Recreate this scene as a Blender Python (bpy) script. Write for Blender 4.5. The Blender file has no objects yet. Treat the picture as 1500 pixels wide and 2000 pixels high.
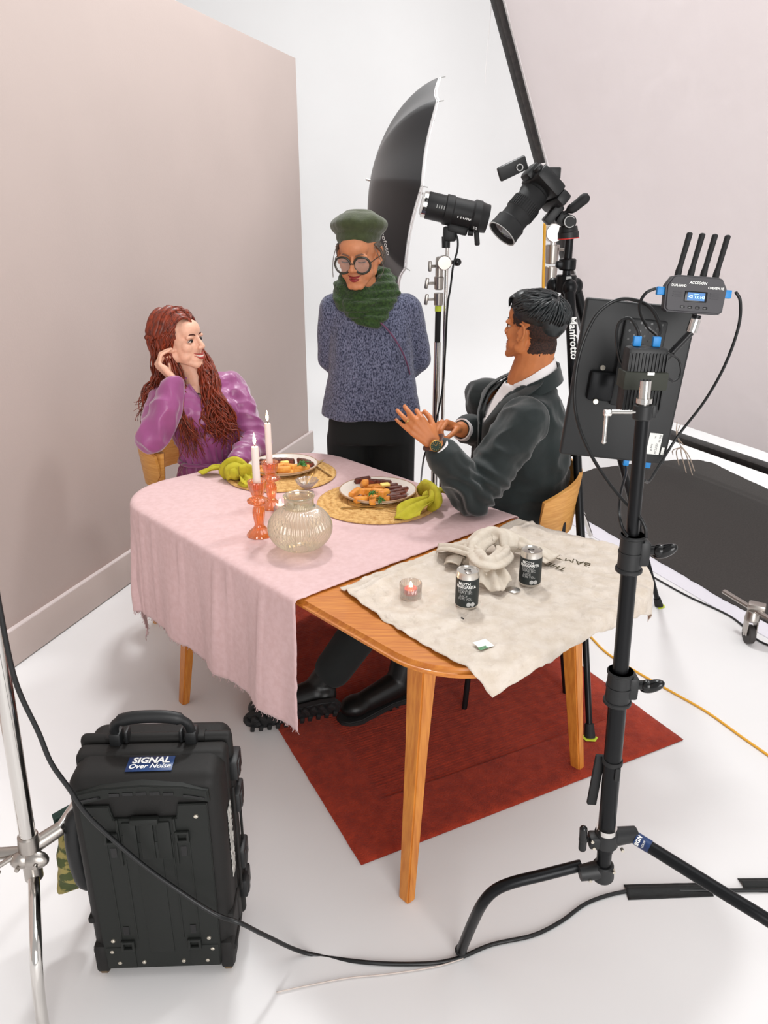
import bpy, bmesh, math, random
import numpy as np
from mathutils import Vector, Matrix, noise, Euler
random.seed(7)
V = Vector
SC = bpy.context.scene
COL = SC.collection
# ---------------------------------------------------------------- camera
CAM_H = 1.65
PITCH = math.radians(20.7)
FPX = 1510.0
cam_d = bpy.data.cameras.new('camera')
cam = bpy.data.objects.new('camera', cam_d)
COL.objects.link(cam)
cam.location = (0, 0, CAM_H)
cam.rotation_euler = (math.radians(90) - PITCH, 0, 0)
cam_d.sensor_fit = 'VERTICAL'
cam_d.sensor_height = 24.0
cam_d.lens = FPX / 2000.0 * 24.0
cam_d.clip_start = 0.05
SC.camera = cam
# ---------------------------------------------------------------- colour management
SC.view_settings.view_transform = 'Standard'
SC.view_settings.look = 'None'
SC.view_settings.exposure = 0.26
SC.view_settings.gamma = 1.0
SC.view_settings.use_curve_mapping = False
# ---------------------------------------------------------------- world + lamps
W = bpy.data.worlds.new('studio_air'); SC.world = W; W.use_nodes = True
W.node_tree.nodes['Background'].inputs[0].default_value = (1.0, 0.985, 0.975, 1)
W.node_tree.nodes['Background'].inputs[1].default_value = 0.46
def area(name, loc, target, size, power, color=(1, 1, 1), sy=None):
    d = bpy.data.lights.new(name, 'AREA'); d.energy = power; d.color = color
    d.shape = 'RECTANGLE'; d.size = size; d.size_y = sy or size
    o = bpy.data.objects.new(name, d); COL.objects.link(o); o.location = loc
    o.rotation_euler = (V(target) - V(loc)).to_track_quat('-Z', 'Y').to_euler()
    return o
area('ceiling_softbox_left', (-0.3, 4.9, 5.6), (0.0, 2.0, 0.3), 0.5, 118, (0.99, 1.0, 1.0))
area('ceiling_softbox_right', (2.3, 3.8, 5.2), (-0.1, 2.0, 0.3), 0.5, 66, (0.99, 1.0, 1.0))
area('overhead_bank', (1.5, 1.6, 6.4), (0.2, 1.9, 0), 4.0, 74, (1.0, 1.0, 1.0))
area('unseen_front_fill', (1.3, -2.8, 1.9), (-0.2, 3.0, 1.0), 2.8, 150, (1.0, 0.985, 0.975))  # unseen fill behind the camera, set low to lift the flat and cloth sides
area('added_scrim_fill', (3.7, 5.6, 2.3), (1.9, 5.0, 1.3), 1.6, 13, (1.0, 0.98, 0.98))  # lamp added out of view to brighten the scrim fabric from behind
area('added_backdrop_fill', (0.6, 4.4, 6.2), (0.6, 7.7, 1.2), 3.0, 26, (1.0, 0.985, 0.97))  # added unseen lamp, only there to brighten the back wall
# ---------------------------------------------------------------- helpers
def lin(c):
    return tuple((x / 12.92 if x <= 0.04045 else ((x + 0.055) / 1.055) ** 2.4) for x in c)
def rgb(r, g, b):
    return lin((r / 255, g / 255, b / 255)) + (1,)
MATS = {}
def mat(name, col, rough=0.5, metal=0.0, var=0.0, vscale=8.0, bump=0.0, bscale=60.0, col2=None, stretch=(1, 1, 1),
        sheen=0.0, coat=0.0, spec=None, emit=None, estr=1.0, trans=0.0, ior=1.45, alpha=1.0, wave=None, sss=0.0, contrast=(0.35, 0.65), bdist=0.01):
    m = bpy.data.materials.new(name); m.use_nodes = True
    nt = m.node_tree; N = nt.nodes; L = nt.links; b = N['Principled BSDF']
    col = rgb(*col); b.inputs['Base Color'].default_value = col
    b.inputs['Roughness'].default_value = rough; b.inputs['Metallic'].default_value = metal
    b.inputs['Sheen Weight'].default_value = sheen; b.inputs['Coat Weight'].default_value = coat
    if spec is not None: b.inputs['Specular IOR Level'].default_value = spec
    b.inputs['Transmission Weight'].default_value = trans; b.inputs['IOR'].default_value = ior
    b.inputs['Alpha'].default_value = alpha
    if sss: b.inputs['Subsurface Weight'].default_value = sss; b.inputs['Subsurface Radius'].default_value = (0.012, 0.005, 0.003); b.inputs['Subsurface Scale'].default_value = 1.0
    if emit: b.inputs['Emission Color'].default_value = rgb(*emit); b.inputs['Emission Strength'].default_value = estr
    tc = N.new('ShaderNodeTexCoord'); mp = N.new('ShaderNodeMapping'); mp.inputs['Scale'].default_value = stretch
    L.new(tc.outputs['Object'], mp.inputs[0])
    if col2 is not None or var:
        nz = N.new('ShaderNodeTexNoise'); nz.inputs['Scale'].default_value = vscale; nz.inputs['Detail'].default_value = 4
        L.new(mp.outputs[0], nz.inputs[0])
        cr = N.new('ShaderNodeValToRGB'); cr.color_ramp.elements[0].position = contrast[0]; cr.color_ramp.elements[1].position = contrast[1]
        c2 = rgb(*col2) if col2 is not None else tuple(x * (1 - var) for x in col[:3]) + (1,)
        cr.color_ramp.elements[0].color = c2; cr.color_ramp.elements[1].color = col
        L.new(nz.outputs[0], cr.inputs[0]); L.new(cr.outputs[0], b.inputs['Base Color'])
    if bump or wave:
        bp = N.new('ShaderNodeBump'); bp.inputs['Strength'].default_value = bump or 0.5; bp.inputs['Distance'].default_value = bdist
        if wave:
            wv = N.new('ShaderNodeTexWave'); wv.inputs['Scale'].default_value = wave[0]; wv.bands_direction = wave[1]
            wv.inputs['Distortion'].default_value = wave[2]; L.new(mp.outputs[0], wv.inputs[0]); L.new(wv.outputs['Fac'], bp.inputs['Height'])
        else:
            n2 = N.new('ShaderNodeTexNoise'); n2.inputs['Scale'].default_value = bscale; n2.inputs['Detail'].default_value = 5
            L.new(mp.outputs[0], n2.inputs[0]); L.new(n2.outputs[0], bp.inputs['Height'])
        L.new(bp.outputs[0], b.inputs['Normal'])
    MATS[name] = m
    return m
OFF = {}
def orient(d, up=V((0, 0, 1))):
    """matrix whose Z axis is d"""
    d = V(d).normalized(); u = V(up)
    if abs(d.dot(u.normalized())) > 0.995: u = V((0, 1, 0))
    x = u.cross(d).normalized(); y = d.cross(x)
    return Matrix((x, y, d)).transposed().to_4x4()
def frame(origin, fwd, up=(0, 0, 1)):
    """local frame: y = fwd, z ~ up, x = right"""
    f = V(fwd).normalized(); r = f.cross(V(up)).normalized(); u = r.cross(f)
    m = Matrix((r, f, u)).transposed().to_4x4(); m.translation = V(origin); return m
class MB:
    def __init__(s, xf=None): s.bm = bmesh.new(); s.xf = xf or Matrix()
    def _add(s, verts, faces, smooth=True):
        vs = [s.bm.verts.new(s.xf @ V(v)) for v in verts]
        for f in faces:
            try:
                fc = s.bm.faces.new([vs[i] for i in f]); fc.smooth = smooth
            except ValueError: pass
        return vs
    def merge(s, tb, m=None):
        tb.verts.ensure_lookup_table(); M = s.xf @ (m or Matrix())
        mp = {}
        for v in tb.verts: mp[v] = s.bm.verts.new(M @ v.co)
        for f in tb.faces:
            nf = s.bm.faces.new([mp[v] for v in f.verts]); nf.smooth = True
        tb.free(); return s
    def box(s, c, size, rot=None, bevel=0.0, seg=2):
        tb = bmesh.new(); bmesh.ops.create_cube(tb, size=1.0)
        for v in tb.verts: v.co = V((v.co.x * size[0], v.co.y * size[1], v.co.z * size[2]))
        if bevel > 0: bmesh.ops.bevel(tb, geom=tb.edges[:], offset=min(bevel, min(size) * 0.49), segments=seg, affect='EDGES', profile=0.5)
        m = Matrix.Translation(V(c)) @ (rot.to_4x4() if rot is not None else Matrix())
        return s.merge(tb, m)
    def cyl(s, p0, p1, r0, r1=None, seg=20, caps=True, bevel=0):
        p0, p1 = V(p0), V(p1); r1 = r0 if r1 is None else r1; d = p1 - p0
        O = orient(d); L = d.length
        prof = [(r0, 0), (r1, L)]
        if bevel: prof = [(r0 - bevel, 0), (r0, bevel), (r1, L - bevel), (r1 - bevel, L)]
        return s.lathe(prof, Matrix.Translation(p0) @ O, seg, caps)
    def lathe(s, prof, m=None, seg=32, caps=True, closed=False, fn=None):
        m = m or Matrix(); vs = []; n = len(prof)
        for k, (r, z) in enumerate(prof):
            for i in range(seg):
                a = 2 * math.pi * i / seg; rr = r if fn is None else fn(r, a, z)
                vs.append(m @ V((rr * math.cos(a), rr * math.sin(a), z)))
        fs = []
        for k in range(n - 1 + (1 if closed else 0)):
            for i in range(seg):
                j = (i + 1) % seg; k2 = (k + 1) % n
                fs.append((k * seg + i, k * seg + j, k2 * seg + j, k2 * seg + i))
        if caps and not closed:
            fs.append(tuple(range(seg))[::-1]); fs.append(tuple((n - 1) * seg + i for i in range(seg)))
        s._add(vs, fs); return s
    def tube(s, pts, r, seg=10, caps=True, flat=1.0, up=None):
        pts = [V(p) for p in pts]; n = len(pts)
        rs = r if isinstance(r, (list, tuple)) else [r] * n
        vs = []; prev = None
        for i, p in enumerate(pts):
            t = (pts[min(i + 1, n - 1)] - pts[max(i - 1, 0)]).normalized()
            if prev is None:
                u = V(up) if up else (V((0, 0, 1)) if abs(t.z) < 0.9 else V((1, 0, 0)))
                x = t.cross(u).normalized()
            else:
                x = (prev - t * prev.dot(t)).normalized()
            prev = x; y = t.cross(x)
            for k in range(seg):
                a = 2 * math.pi * k / seg
                vs.append(p + x * (math.cos(a) * rs[i]) + y * (math.sin(a) * rs[i] * flat))
        fs = []
        for i in range(n - 1):
            for k in range(seg):
                j = (k + 1) % seg
                fs.append((i * seg + k, i * seg + j, (i + 1) * seg + j, (i + 1) * seg + k))
        if caps: fs.append(tuple(range(seg))[::-1]); fs.append(tuple((n - 1) * seg + k for k in range(seg)))
        s._add(vs, fs); return s
    def ell(s, c, r, rot=None, seg=20, rings=12):
        r = (r, r, r) if isinstance(r, (int, float)) else r
        tb = bmesh.new(); bmesh.ops.create_uvsphere(tb, u_segments=seg, v_segments=rings, radius=1)
        m = Matrix.Translation(V(c)) @ (rot.to_4x4() if rot is not None else Matrix()) @ Matrix.Diagonal((r[0], r[1], r[2], 1))
        return s.merge(tb, m)
    def cap(s, a, b, ra, rb=None, seg=16):
        rb = ra if rb is None else rb
        s.cyl(a, b, ra, rb, seg); s.ell(a, ra, seg=seg, rings=10); s.ell(b, rb, seg=seg, rings=10); return s
    def prism(s, outline, z0, z1, m=None, smooth=True, bevel=0):
        tb = bmesh.new(); vs = [tb.verts.new((x, y, z0)) for x, y in outline]; f = tb.faces.new(vs)
        ex = bmesh.ops.extrude_face_region(tb, geom=[f])
        for v in ex['geom']:
            if isinstance(v, bmesh.types.BMVert): v.co.z = z1
        bmesh.ops.recalc_face_normals(tb, faces=tb.faces[:])
        if bevel:
            ed = [e for e in tb.edges if abs(e.verts[0].co.z - e.verts[1].co.z) < 1e-6]
            bmesh.ops.bevel(tb, geom=ed, offset=bevel, segments=3, affect='EDGES')
        return s.merge(tb, m)
    def grid(s, fn, nu, nv, thick=0.0, closed_u=False):
        vs = []; fs = []
        P = [[V(fn(i / (nu - 1), j / (nv - 1))) for j in range(nv)] for i in range(nu)]
        for i in range(nu):
            for j in range(nv): vs.append(P[i][j])
        for i in range(nu - 1):
            for j in range(nv - 1):
                fs.append((i * nv + j, (i + 1) * nv + j, (i + 1) * nv + j + 1, i * nv + j + 1))
        if thick:
            n = nu * nv
            for i in range(nu):
                for j in range(nv):
                    a = P[min(i + 1, nu - 1)][j] - P[max(i - 1, 0)][j]; b = P[i][min(j + 1, nv - 1)] - P[i][max(j - 1, 0)]
                    nn = a.cross(b)
                    nn = nn.normalized() if nn.length > 1e-9 else V((0, 0, 1))
                    vs.append(P[i][j] - nn * thick)
            fs += [tuple(x + n for x in f)[::-1] for f in fs]
            def q(a, b): fs.append((a, b, b + n, a + n))
            for i in range(nu - 1): q((i + 1) * nv, i * nv); q(i * nv + nv - 1, (i + 1) * nv + nv - 1)
            for j in range(nv - 1): q(j, j + 1); q((nu - 1) * nv + j + 1, (nu - 1) * nv + j)
        s._add(vs, fs); return s
    def build(s, name, m, parent=None, loc=None, sharp=38, label=None):
        me = bpy.data.meshes.new(name); bmesh.ops.recalc_face_normals(s.bm, faces=s.bm.faces[:])
        off = OFF.get(parent.name, V((0, 0, 0))) if parent else V(loc or (0, 0, 0))
        for v in s.bm.verts: v.co -= off
        s.bm.to_mesh(me); s.bm.free()
        me.materials.append(m)
        me.shade_smooth()
        if sharp: me.set_sharp_from_angle(angle=math.radians(sharp))
        return link(name, me, parent, off, label)
def link(name, me, parent, off, label=None):
    o = bpy.data.objects.new(name, me); COL.objects.link(o)
    if parent: o.parent = parent
    else: o.location = off
    OFF[o.name] = V(off)
    if label: o['label'] = label
    return o
def thing(name, label, cat, loc=(0, 0, 0), group=None):
    o = bpy.data.objects.new(name, None); COL.objects.link(o); o.location = loc; o.empty_display_size = 0.05
    OFF[o.name] = V(loc); return tag(o, label, cat, group)
def tag(o, label, cat, group=None, kind=None):
    o['label'] = label; o['category'] = cat
    if group: o['group'] = group
    if kind: o['kind'] = kind
    return o
def struct(o, label=None, cat=None):
    o['kind'] = 'structure'
    if label: o['label'] = label
    if cat: o['category'] = cat
    return o
def blob(mb, voxel, smooth, name, m, parent=None, loc=None, deform=None, post=0, label=None, mats=None, matfn=None, dec=None):
    """overlapping closed shapes -> one continuous skin"""
    me = bpy.data.meshes.new('tmp'); bmesh.ops.recalc_face_normals(mb.bm, faces=mb.bm.faces[:]); mb.bm.to_mesh(me); mb.bm.free()
    t = bpy.data.objects.new('tmp', me); COL.objects.link(t)
    r = t.modifiers.new('r', 'REMESH'); r.mode = 'VOXEL'; r.voxel_size = voxel; r.use_smooth_shade = True
    if smooth: q = t.modifiers.new('s', 'SMOOTH'); q.factor = 0.5; q.iterations = smooth
    dg = bpy.context.evaluated_depsgraph_get(); dg.update()
    nm = bpy.data.meshes.new_from_object(t.evaluated_get(dg))
    bpy.data.objects.remove(t); bpy.data.meshes.remove(me)
    nm.name = name
    off = OFF.get(parent.name, V((0, 0, 0))) if parent else V(loc or (0, 0, 0))
    n = len(nm.vertices); co = np.empty(n * 3); nm.vertices.foreach_get('co', co); co = co.reshape(-1, 3)
    no = np.empty(n * 3); nm.vertices.foreach_get('normal', no); no = no.reshape(-1, 3)
    if deform is not None: co = deform(co, no)
    co2 = co - np.array(off)
    nm.vertices.foreach_set('co', co2.ravel())
    nm.materials.clear(); nm.materials.append(m)
    if mats:
        for x in mats: nm.materials.append(x)
        nf = len(nm.polygons); c = np.empty(nf * 3); nm.polygons.foreach_get('center', c); c = c.reshape(-1, 3) + np.array(off)
        nm.polygons.foreach_set('material_index', matfn(c).astype(np.int32))
    nm.update(); nm.shade_smooth()
    return link(name, nm, parent, off, label)
def nzv(co, scale, seed=0.0):
    """vector of noise values at points"""
    sx, sy, sz = scale if isinstance(scale, (tuple, list)) else (scale,) * 3
    return np.array([noise.noise(V((p[0] * sx + seed, p[1] * sy, p[2] * sz))) for p in co])
def bez(pts, n=12):
    """Catmull-Rom through points"""
    pts = [V(p) for p in pts]; out = []
    P = [pts[0] * 2 - pts[1]] + pts + [pts[-1] * 2 - pts[-2]]
    for i in range(1, len(P) - 2):
        for k in range(n):
            t = k / n; a, b, c, d = P[i - 1], P[i], P[i + 1], P[i + 2]
            out.append(0.5 * ((2 * b) + (c - a) * t + (2 * a - 5 * b + 4 * c - d) * t * t + (3 * b - a - 3 * c + d) * t ** 3))
    out.append(pts[-1]); return out
def text(s, size, m, mt, parent, name='lettering', bend=None, ext=0.0003, align='CENTER', shear=0, bold=0.0, label=None, squash=1.0):
    c = bpy.data.curves.new('t', 'FONT'); c.body = s; c.size = size; c.extrude = ext; c.align_x = align; c.shear = shear; c.offset = bold * size
    c.resolution_u = 3; c.space_line = 0.9
    t = bpy.data.objects.new('t', c); COL.objects.link(t)
    dg = bpy.context.evaluated_depsgraph_get(); dg.update()
    me = bpy.data.meshes.new_from_object(t.evaluated_get(dg)); bpy.data.objects.remove(t)
    off = OFF.get(parent.name, V((0, 0, 0)))
    for v in me.vertices:
        p = v.co.copy(); p.x *= squash
        if bend: a = p.x / bend; p = V(((bend + p.z) * math.sin(a), p.y, (bend + p.z) * math.cos(a) - bend))
        v.co = m @ p - off
    me.materials.clear(); me.materials.append(mt); me.name = name
    return link(name, me, parent, off, label)
def face_m(origin, xdir, ydir):
    x = V(xdir).normalized(); y = (V(ydir) - x * V(ydir).dot(x)).normalized(); z = x.cross(y)
    m = Matrix((x, y, z)).transposed().to_4x4(); m.translation = V(origin); return m
def ray(px, py):
    u = (px - 750) / FPX; v = (1000 - py) / FPX; c, s = math.cos(PITCH), math.sin(PITCH)
    return V((u, c + v * s, -s + v * c))
def G(px, py, z=0.0):
    r = ray(px, py); return V((0, 0, CAM_H)) + r * ((z - CAM_H) / r.z)
def D(px, py, y):
    r = ray(px, py); return V((0, 0, CAM_H)) + r * (y / r.y)
# ---------------------------------------------------------------- materials
WHITE = mat('white_cyclorama_paint', (228, 227, 227), 0.6, var=0.03, vscale=1.2)
FLATP = mat('taupe_flat_paint', (186, 171, 165), 0.75, var=0.03, vscale=2.5, bump=0.05, bscale=120)
SKIRT = mat('taupe_skirting_paint', (188, 174, 168), 0.6)
SKTOP = mat('pale_skirting_edge', (214, 202, 200), 0.6)
DARKGAP = mat('dark_gap', (60, 40, 30), 0.8)
OAK = mat('honey_oak', (199, 126, 48), 0.42, col2=(176, 100, 34), vscale=14, stretch=(1, 12, 1), coat=0.15)
OAKL = mat('leg_oak', (202, 130, 52), 0.45, col2=(180, 106, 38), vscale=18, stretch=(6, 6, 0.6), coat=0.1)
PLY = mat('chair_plywood', (214, 158, 84), 0.45, col2=(196, 136, 62), vscale=16, stretch=(1, 1, 9), coat=0.1)
PINK = mat('pink_linen', (210, 178, 178), 0.9, col2=(203, 169, 168), vscale=60, bump=0.25, bscale=420, sheen=0.15, bdist=0.002)
BEIGE = mat('natural_linen', (208, 197, 185), 0.92, col2=(198, 185, 170), vscale=30, bump=0.9, bscale=22, sheen=0.1, bdist=0.018)
BEIGE2 = mat('cream_napkin_linen', (206, 196, 182), 0.92, col2=(196, 184, 168), vscale=50, bump=0.3, bscale=200, bdist=0.003)
YEL = mat('chartreuse_linen', (188, 178, 48), 0.9, col2=(170, 160, 34), vscale=30, bump=0.4, bscale=60, bdist=0.006)
RUG = mat('rust_wool', (158, 48, 20), 0.95, col2=(136, 36, 12), vscale=30, bump=0.6, bscale=200, sheen=0.08, bdist=0.006)
BLKP = mat('black_plastic', (22, 23, 24), 0.48, bump=0.06, bscale=400, bdist=0.001)
CASEM = mat('case_resin', (27, 26, 25), 0.6, spec=.3, bump=0.2, bscale=300, bdist=0.001)
CASEP = mat('case_plate', (28, 30, 28), 0.55, spec=.3, bump=0.15, bscale=300, bdist=0.001)
BLKM = mat('black_metal', (18, 19, 21), 0.34, metal=0.55)
BLKG = mat('black_gloss', (14, 14, 15), 0.22)
BLKR = mat('black_rubber', (22, 22, 23), 0.7)
CHROME = mat('chrome', (215, 212, 208), 0.12, metal=1.0)
STEEL = mat('cast_steel', (176, 170, 164), 0.33, metal=1.0)
BLUE = mat('blue_plug', (18, 122, 190), 0.45)
SCREW = mat('screw_steel', (205, 198, 184), 0.3, metal=0.9)
WTXT = mat('white_print', (235, 235, 232), 0.6)
GTXT = mat('grey_print', (170, 170, 168), 0.6)
SKINW = mat('warm_skin', (205, 142, 108), 0.5, var=0.12, vscale=30, sss=0.08, bump=0.08, bscale=250, bdist=0.002)
SKINF = mat('fair_skin', (232, 180, 154), 0.48, var=0.10, vscale=60, sss=0.08, bump=0.06, bscale=250, bdist=0.002)
SKINO = mat('older_skin', (200, 132, 92), 0.5, var=0.14, vscale=40, sss=0.08, bump=0.15, bscale=90, bdist=0.003)
LIP = mat('rose_lips', (168, 66, 58), 0.4)
LIPD = mat('berry_lips', (140, 40, 44), 0.4)
TOOTH = mat('teeth', (238, 230, 220), 0.3)
EYEW = mat('eye_white', (220, 212, 204), 0.25)
EYEB = mat('dark_iris', (26, 20, 18), 0.2)
GLASS = mat('clear_glass', (240, 238, 225), 0.05, trans=1.0, ior=1.3)
def thin_glass(name, tint, refl=0.12, rough=0.05, dens=0.0, bump=None, refr=0.0):
    m = bpy.data.materials.new(name); m.use_nodes = True; nt = m.node_tree; N = nt.nodes; L = nt.links
    N.remove(N['Principled BSDF']); out = N['Material Output']
    tr = N.new('ShaderNodeBsdfTransparent'); tr.inputs[0].default_value = rgb(*tint)
    gl = N.new('ShaderNodeBsdfGlossy'); gl.inputs['Roughness'].default_value = rough
    lw = N.new('ShaderNodeLayerWeight'); lw.inputs[0].default_value = 0.35
    mr = N.new('ShaderNodeMapRange'); mr.inputs['To Min'].default_value = refl; mr.inputs['To Max'].default_value = 0.75
    L.new(lw.outputs['Facing'], mr.inputs['Value'])
    mx = N.new('ShaderNodeMixShader'); L.new(mr.outputs[0], mx.inputs[0]); L.new(tr.outputs[0], mx.inputs[1])
    df = N.new('ShaderNodeBsdfDiffuse'); df.inputs[0].default_value = rgb(*tint)
    m2 = N.new('ShaderNodeMixShader'); m2.inputs[0].default_value = dens
    if refr:
        gs = N.new('ShaderNodeBsdfGlass'); gs.inputs[0].default_value = rgb(*tint); gs.inputs['IOR'].default_value = 1.3; gs.inputs['Roughness'].default_value = .02
        m3 = N.new('ShaderNodeMixShader'); m3.inputs[0].default_value = refr; L.new(tr.outputs[0], m3.inputs[1]); L.new(gs.outputs[0], m3.inputs[2]); L.new(m3.outputs[0], mx.inputs[1])
    L.new(gl.outputs[0], m2.inputs[1]); L.new(df.outputs[0], m2.inputs[2])
    L.new(m2.outputs[0], mx.inputs[2]); L.new(mx.outputs[0], out.inputs[0])
    return m
VGLASS = thin_glass('sage_ribbed_glass', (240, 237, 220), 0.14, 0.10, 0.3, refr=.6)
OGLASS = thin_glass('orange_pressed_glass', (255, 186, 84), 0.14, 0.08, 0.2, refr=.5)
CGLASS = thin_glass('clear_cut_glass', (240, 236, 232), 0.14, 0.08, 0.2)
# ---------------------------------------------------------------- setting
mb = MB()
def fl(u, v):
    # floor sweeping up into the back wall
    x = -4.5 + 9.5 * u; s = v * 14.0
    y = -3.0 + s; z = 0.0; y0 = 7.2; R = 0.9
    return (x, min(y, y0), 0.0)
mb.grid(lambda u, v: (-4.5 + 10 * u, -3 + 10.0 * v, 0), 2, 2)
struct(mb.build('floor', WHITE), 'glossy white painted studio floor', 'floor')
mb = MB()
def cove(u, v):
    R = 0.7; L1 = R * math.pi / 2; Lw = 4.2; s = v * (L1 + Lw)
    if s < L1:
        a = s / R; y = 7.0 + R * math.sin(a); z = R - R * math.cos(a)
    else: y = 7.0 + R; z = R + s - L1
    return (-4.5 + 10 * u, y, z)
mb.grid(cove, 2, 40)
struct(mb.build('wall_back', WHITE, sharp=0), 'white curved cyclorama wall', 'wall')
mb = MB(); mb.box((5.5, 2.0, 2.45), (0.1, 11.4, 4.9)); struct(mb.build('wall_right', WHITE), 'white studio side wall', 'wall')
# taupe flat on the left
fa = V((-1.449, 2.647, 0)); fb = V((-0.548, 5.66, 0)); fd = (fb - fa).normalized(); fn_ = V((-fd.y, fd.x, 0))
fa2 = fa - fd * 2.9
R_flat = Matrix((fd, fn_, V((0, 0, 1)))).transposed().to_4x4()
Lf = (fb - fa2).length
mb = MB(Matrix.Translation(fa2) @ R_flat); mb.box((Lf / 2, 0.05, 1.31), (Lf, 0.06, 2.62), bevel=0.002)
struct(mb.build('wall_left', FLATP), 'taupe painted studio flat', 'wall')
mb = MB(Matrix.Translation(fa2) @ R_flat); mb.box((Lf / 2 + 0.02, 0.010, 0.0785), (Lf + 0.04, 0.022, 0.145), bevel=0.001)
sk = struct(mb.build('baseboard_left', SKIRT), 'taupe skirting board on the flat', 'baseboard')
mb = MB(Matrix.Translation(fa2) @ R_flat); mb.box((Lf / 2 + 0.02, 0.010, 0.1535), (Lf + 0.04, 0.022, 0.005)); mb.build('skirting_edge', SKTOP, sk)
mb = MB(Matrix.Translation(fa2) @ R_flat); mb.box((Lf / 2, 0.03, 0.003), (Lf, 0.04, 0.006)); mb.build('shadow_gap', DARKGAP, sk)
# ---------------------------------------------------------------- scrim frame on the right
Cc = V((1.729, 5.886, 0.25)); Bb = V((2.312, 4.446, 0.25)); d1 = (Bb - Cc).normalized()
Tt = V((0.680, 5.461, 2.892)); d2 = (Tt - Cc).normalized(); dn = d1.cross(d2).normalized()
SCR = thing('diffusion_scrim', 'large leaning diffusion scrim with crinkled pale fabric in a black square-tube frame', 'scrim', Cc)
mF = Matrix((d1, d2, dn)).transposed().to_4x4(); mF.translation = Cc
BAR = mat('black_square_tube', (44, 42, 42), 0.45, metal=0.2, col2=(60, 56, 54), vscale=30, stretch=(1, 1, 1))
mb = MB(mF); mb.box((1.5, 0, 0), (3.1, 0.052, 0.05), bevel=0.004); mb.build('bottom_bar', BAR, SCR)
mb = MB(mF); mb.box((0, 1.75, 0), (0.062, 3.5, 0.05), bevel=0.004); mb.build('side_bar', BAR, SCR)
FAB = mat('crinkled_diffusion_fabric', (235, 226, 226), 0.7, col2=(230, 220, 220), vscale=1.5, bump=0.5, bscale=7.0, stretch=(1, 1, 1), bdist=0.012)
def translucent(m, fac):
    nt = m.node_tree; N = nt.nodes; L = nt.links; b = N['Principled BSDF']; out = N['Material Output']
    t = N.new('ShaderNodeBsdfTranslucent'); t.inputs[0].default_value = b.inputs['Base Color'].default_value
    x = N.new('ShaderNodeMixShader'); x.inputs[0].default_value = fac; L.new(b.outputs[0], x.inputs[1]); L.new(t.outputs[0], x.inputs[2]); L.new(x.outputs[0], out.inputs[0])
translucent(FAB, .35)
mb = MB(mF)
def scr(u, v):
    x = 0.055 + 2.95 * u; y = 0.10 + 3.35 * v
    h = 0.004 * noise.noise(V((x * 5, y * 5, 1))) + 0.007 * (1 - abs(noise.noise(V((x * 3.2, y * 4.4, 9)))) * 2.2) ** 3 * (0.4 + noise.noise(V((x, y, 4)))) + 0.0022 * noise.noise(V((x * 17, y * 12, 5)))
    return (x, y, -0.02 + h)
mb.grid(scr, 130, 150); mb.build('diffusion_fabric', FAB, SCR, sharp=0)
TRIM = mat('white_elastic_edge', (238, 236, 236), 0.6)
mb = MB(mF); mb.box((0.047, 1.75, -0.018), (0.018, 3.4, 0.006)); mb.build('fabric_edge', TRIM, SCR)
mb = MB(mF)
for k in range(3):
    mb.tube(bez([(-0.04, 1.86 + k * .006, -.03), (-0.045, 1.86 + k * .008, .035), (0.03, 1.885 + k * .01, .04), (0.06, 1.9, 0)]), 0.005, 6)
mb.tube(bez([(-0.03, 1.86, .04), (-0.06, 1.80, .05), (-0.05, 1.70, .05)]), 0.003, 6); mb.tube(bez([(-0.03, 1.86, .04), (-0.02, 1.78, .05), (-0.025, 1.62, .05)]), 0.003, 6)
mb.tube(bez([(0.03, 1.86, .04), (0.07, 1.90, .05), (0.10, 1.87, .02)]), 0.004, 6)
mb.build('cord_tie', TRIM, SCR)
mb = MB(mF); 
q0 = mF.inverted() @ D(1355, 835, 5.12)
STRG = mat('pale_string', (206, 188, 172), 0.8)
px_ = 0.82
mb.tube(bez([(px_ - .01, .13, .0), (px_, .06, .03), (px_ + .02, -.03, .035), (px_ + .03, -.06, .03)]), 0.0035, 6)
mb.tube(bez([(px_ + .02, .12, .0), (px_ + .01, .05, .035), (px_ + .05, -.02, .035)]), 0.003, 6)
for a, b in ((-.10, -.13), (-.06, -.20), (0.0, -.27), (.06, -.25), (.09, -.2)):
    mb.tube(bez([(px_ + .03, -.04, .035), (px_ + .03 + a * .8, -.08, .05), (px_ + .03 + a, b, .045)]), 0.0035, 6)
mb.build('cord_tie', STRG, SCR)
mb = MB(mF); mb.box((-0.03, 3.18, 0.03), (0.10, 0.04, 0.05), bevel=0.01); mb.cyl((-0.08, 3.17, .03), (-0.10, 3.06, .05), .012); mb.build('frame_clamp', BLKM, SCR)
mb = MB(); mb.tube(bez([(0.66, 5.5, 3.3), (0.655, 5.5, 2.9), (0.64, 5.5, 2.62), (0.635, 5.5, 2.45)]), 0.0022, 6)
tag(mb.build('hanging_thread', TRIM, loc=(0.66, 5.5, 3.3)), 'thin white thread hanging down beside the top of the black scrim bar', 'thread')
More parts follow.
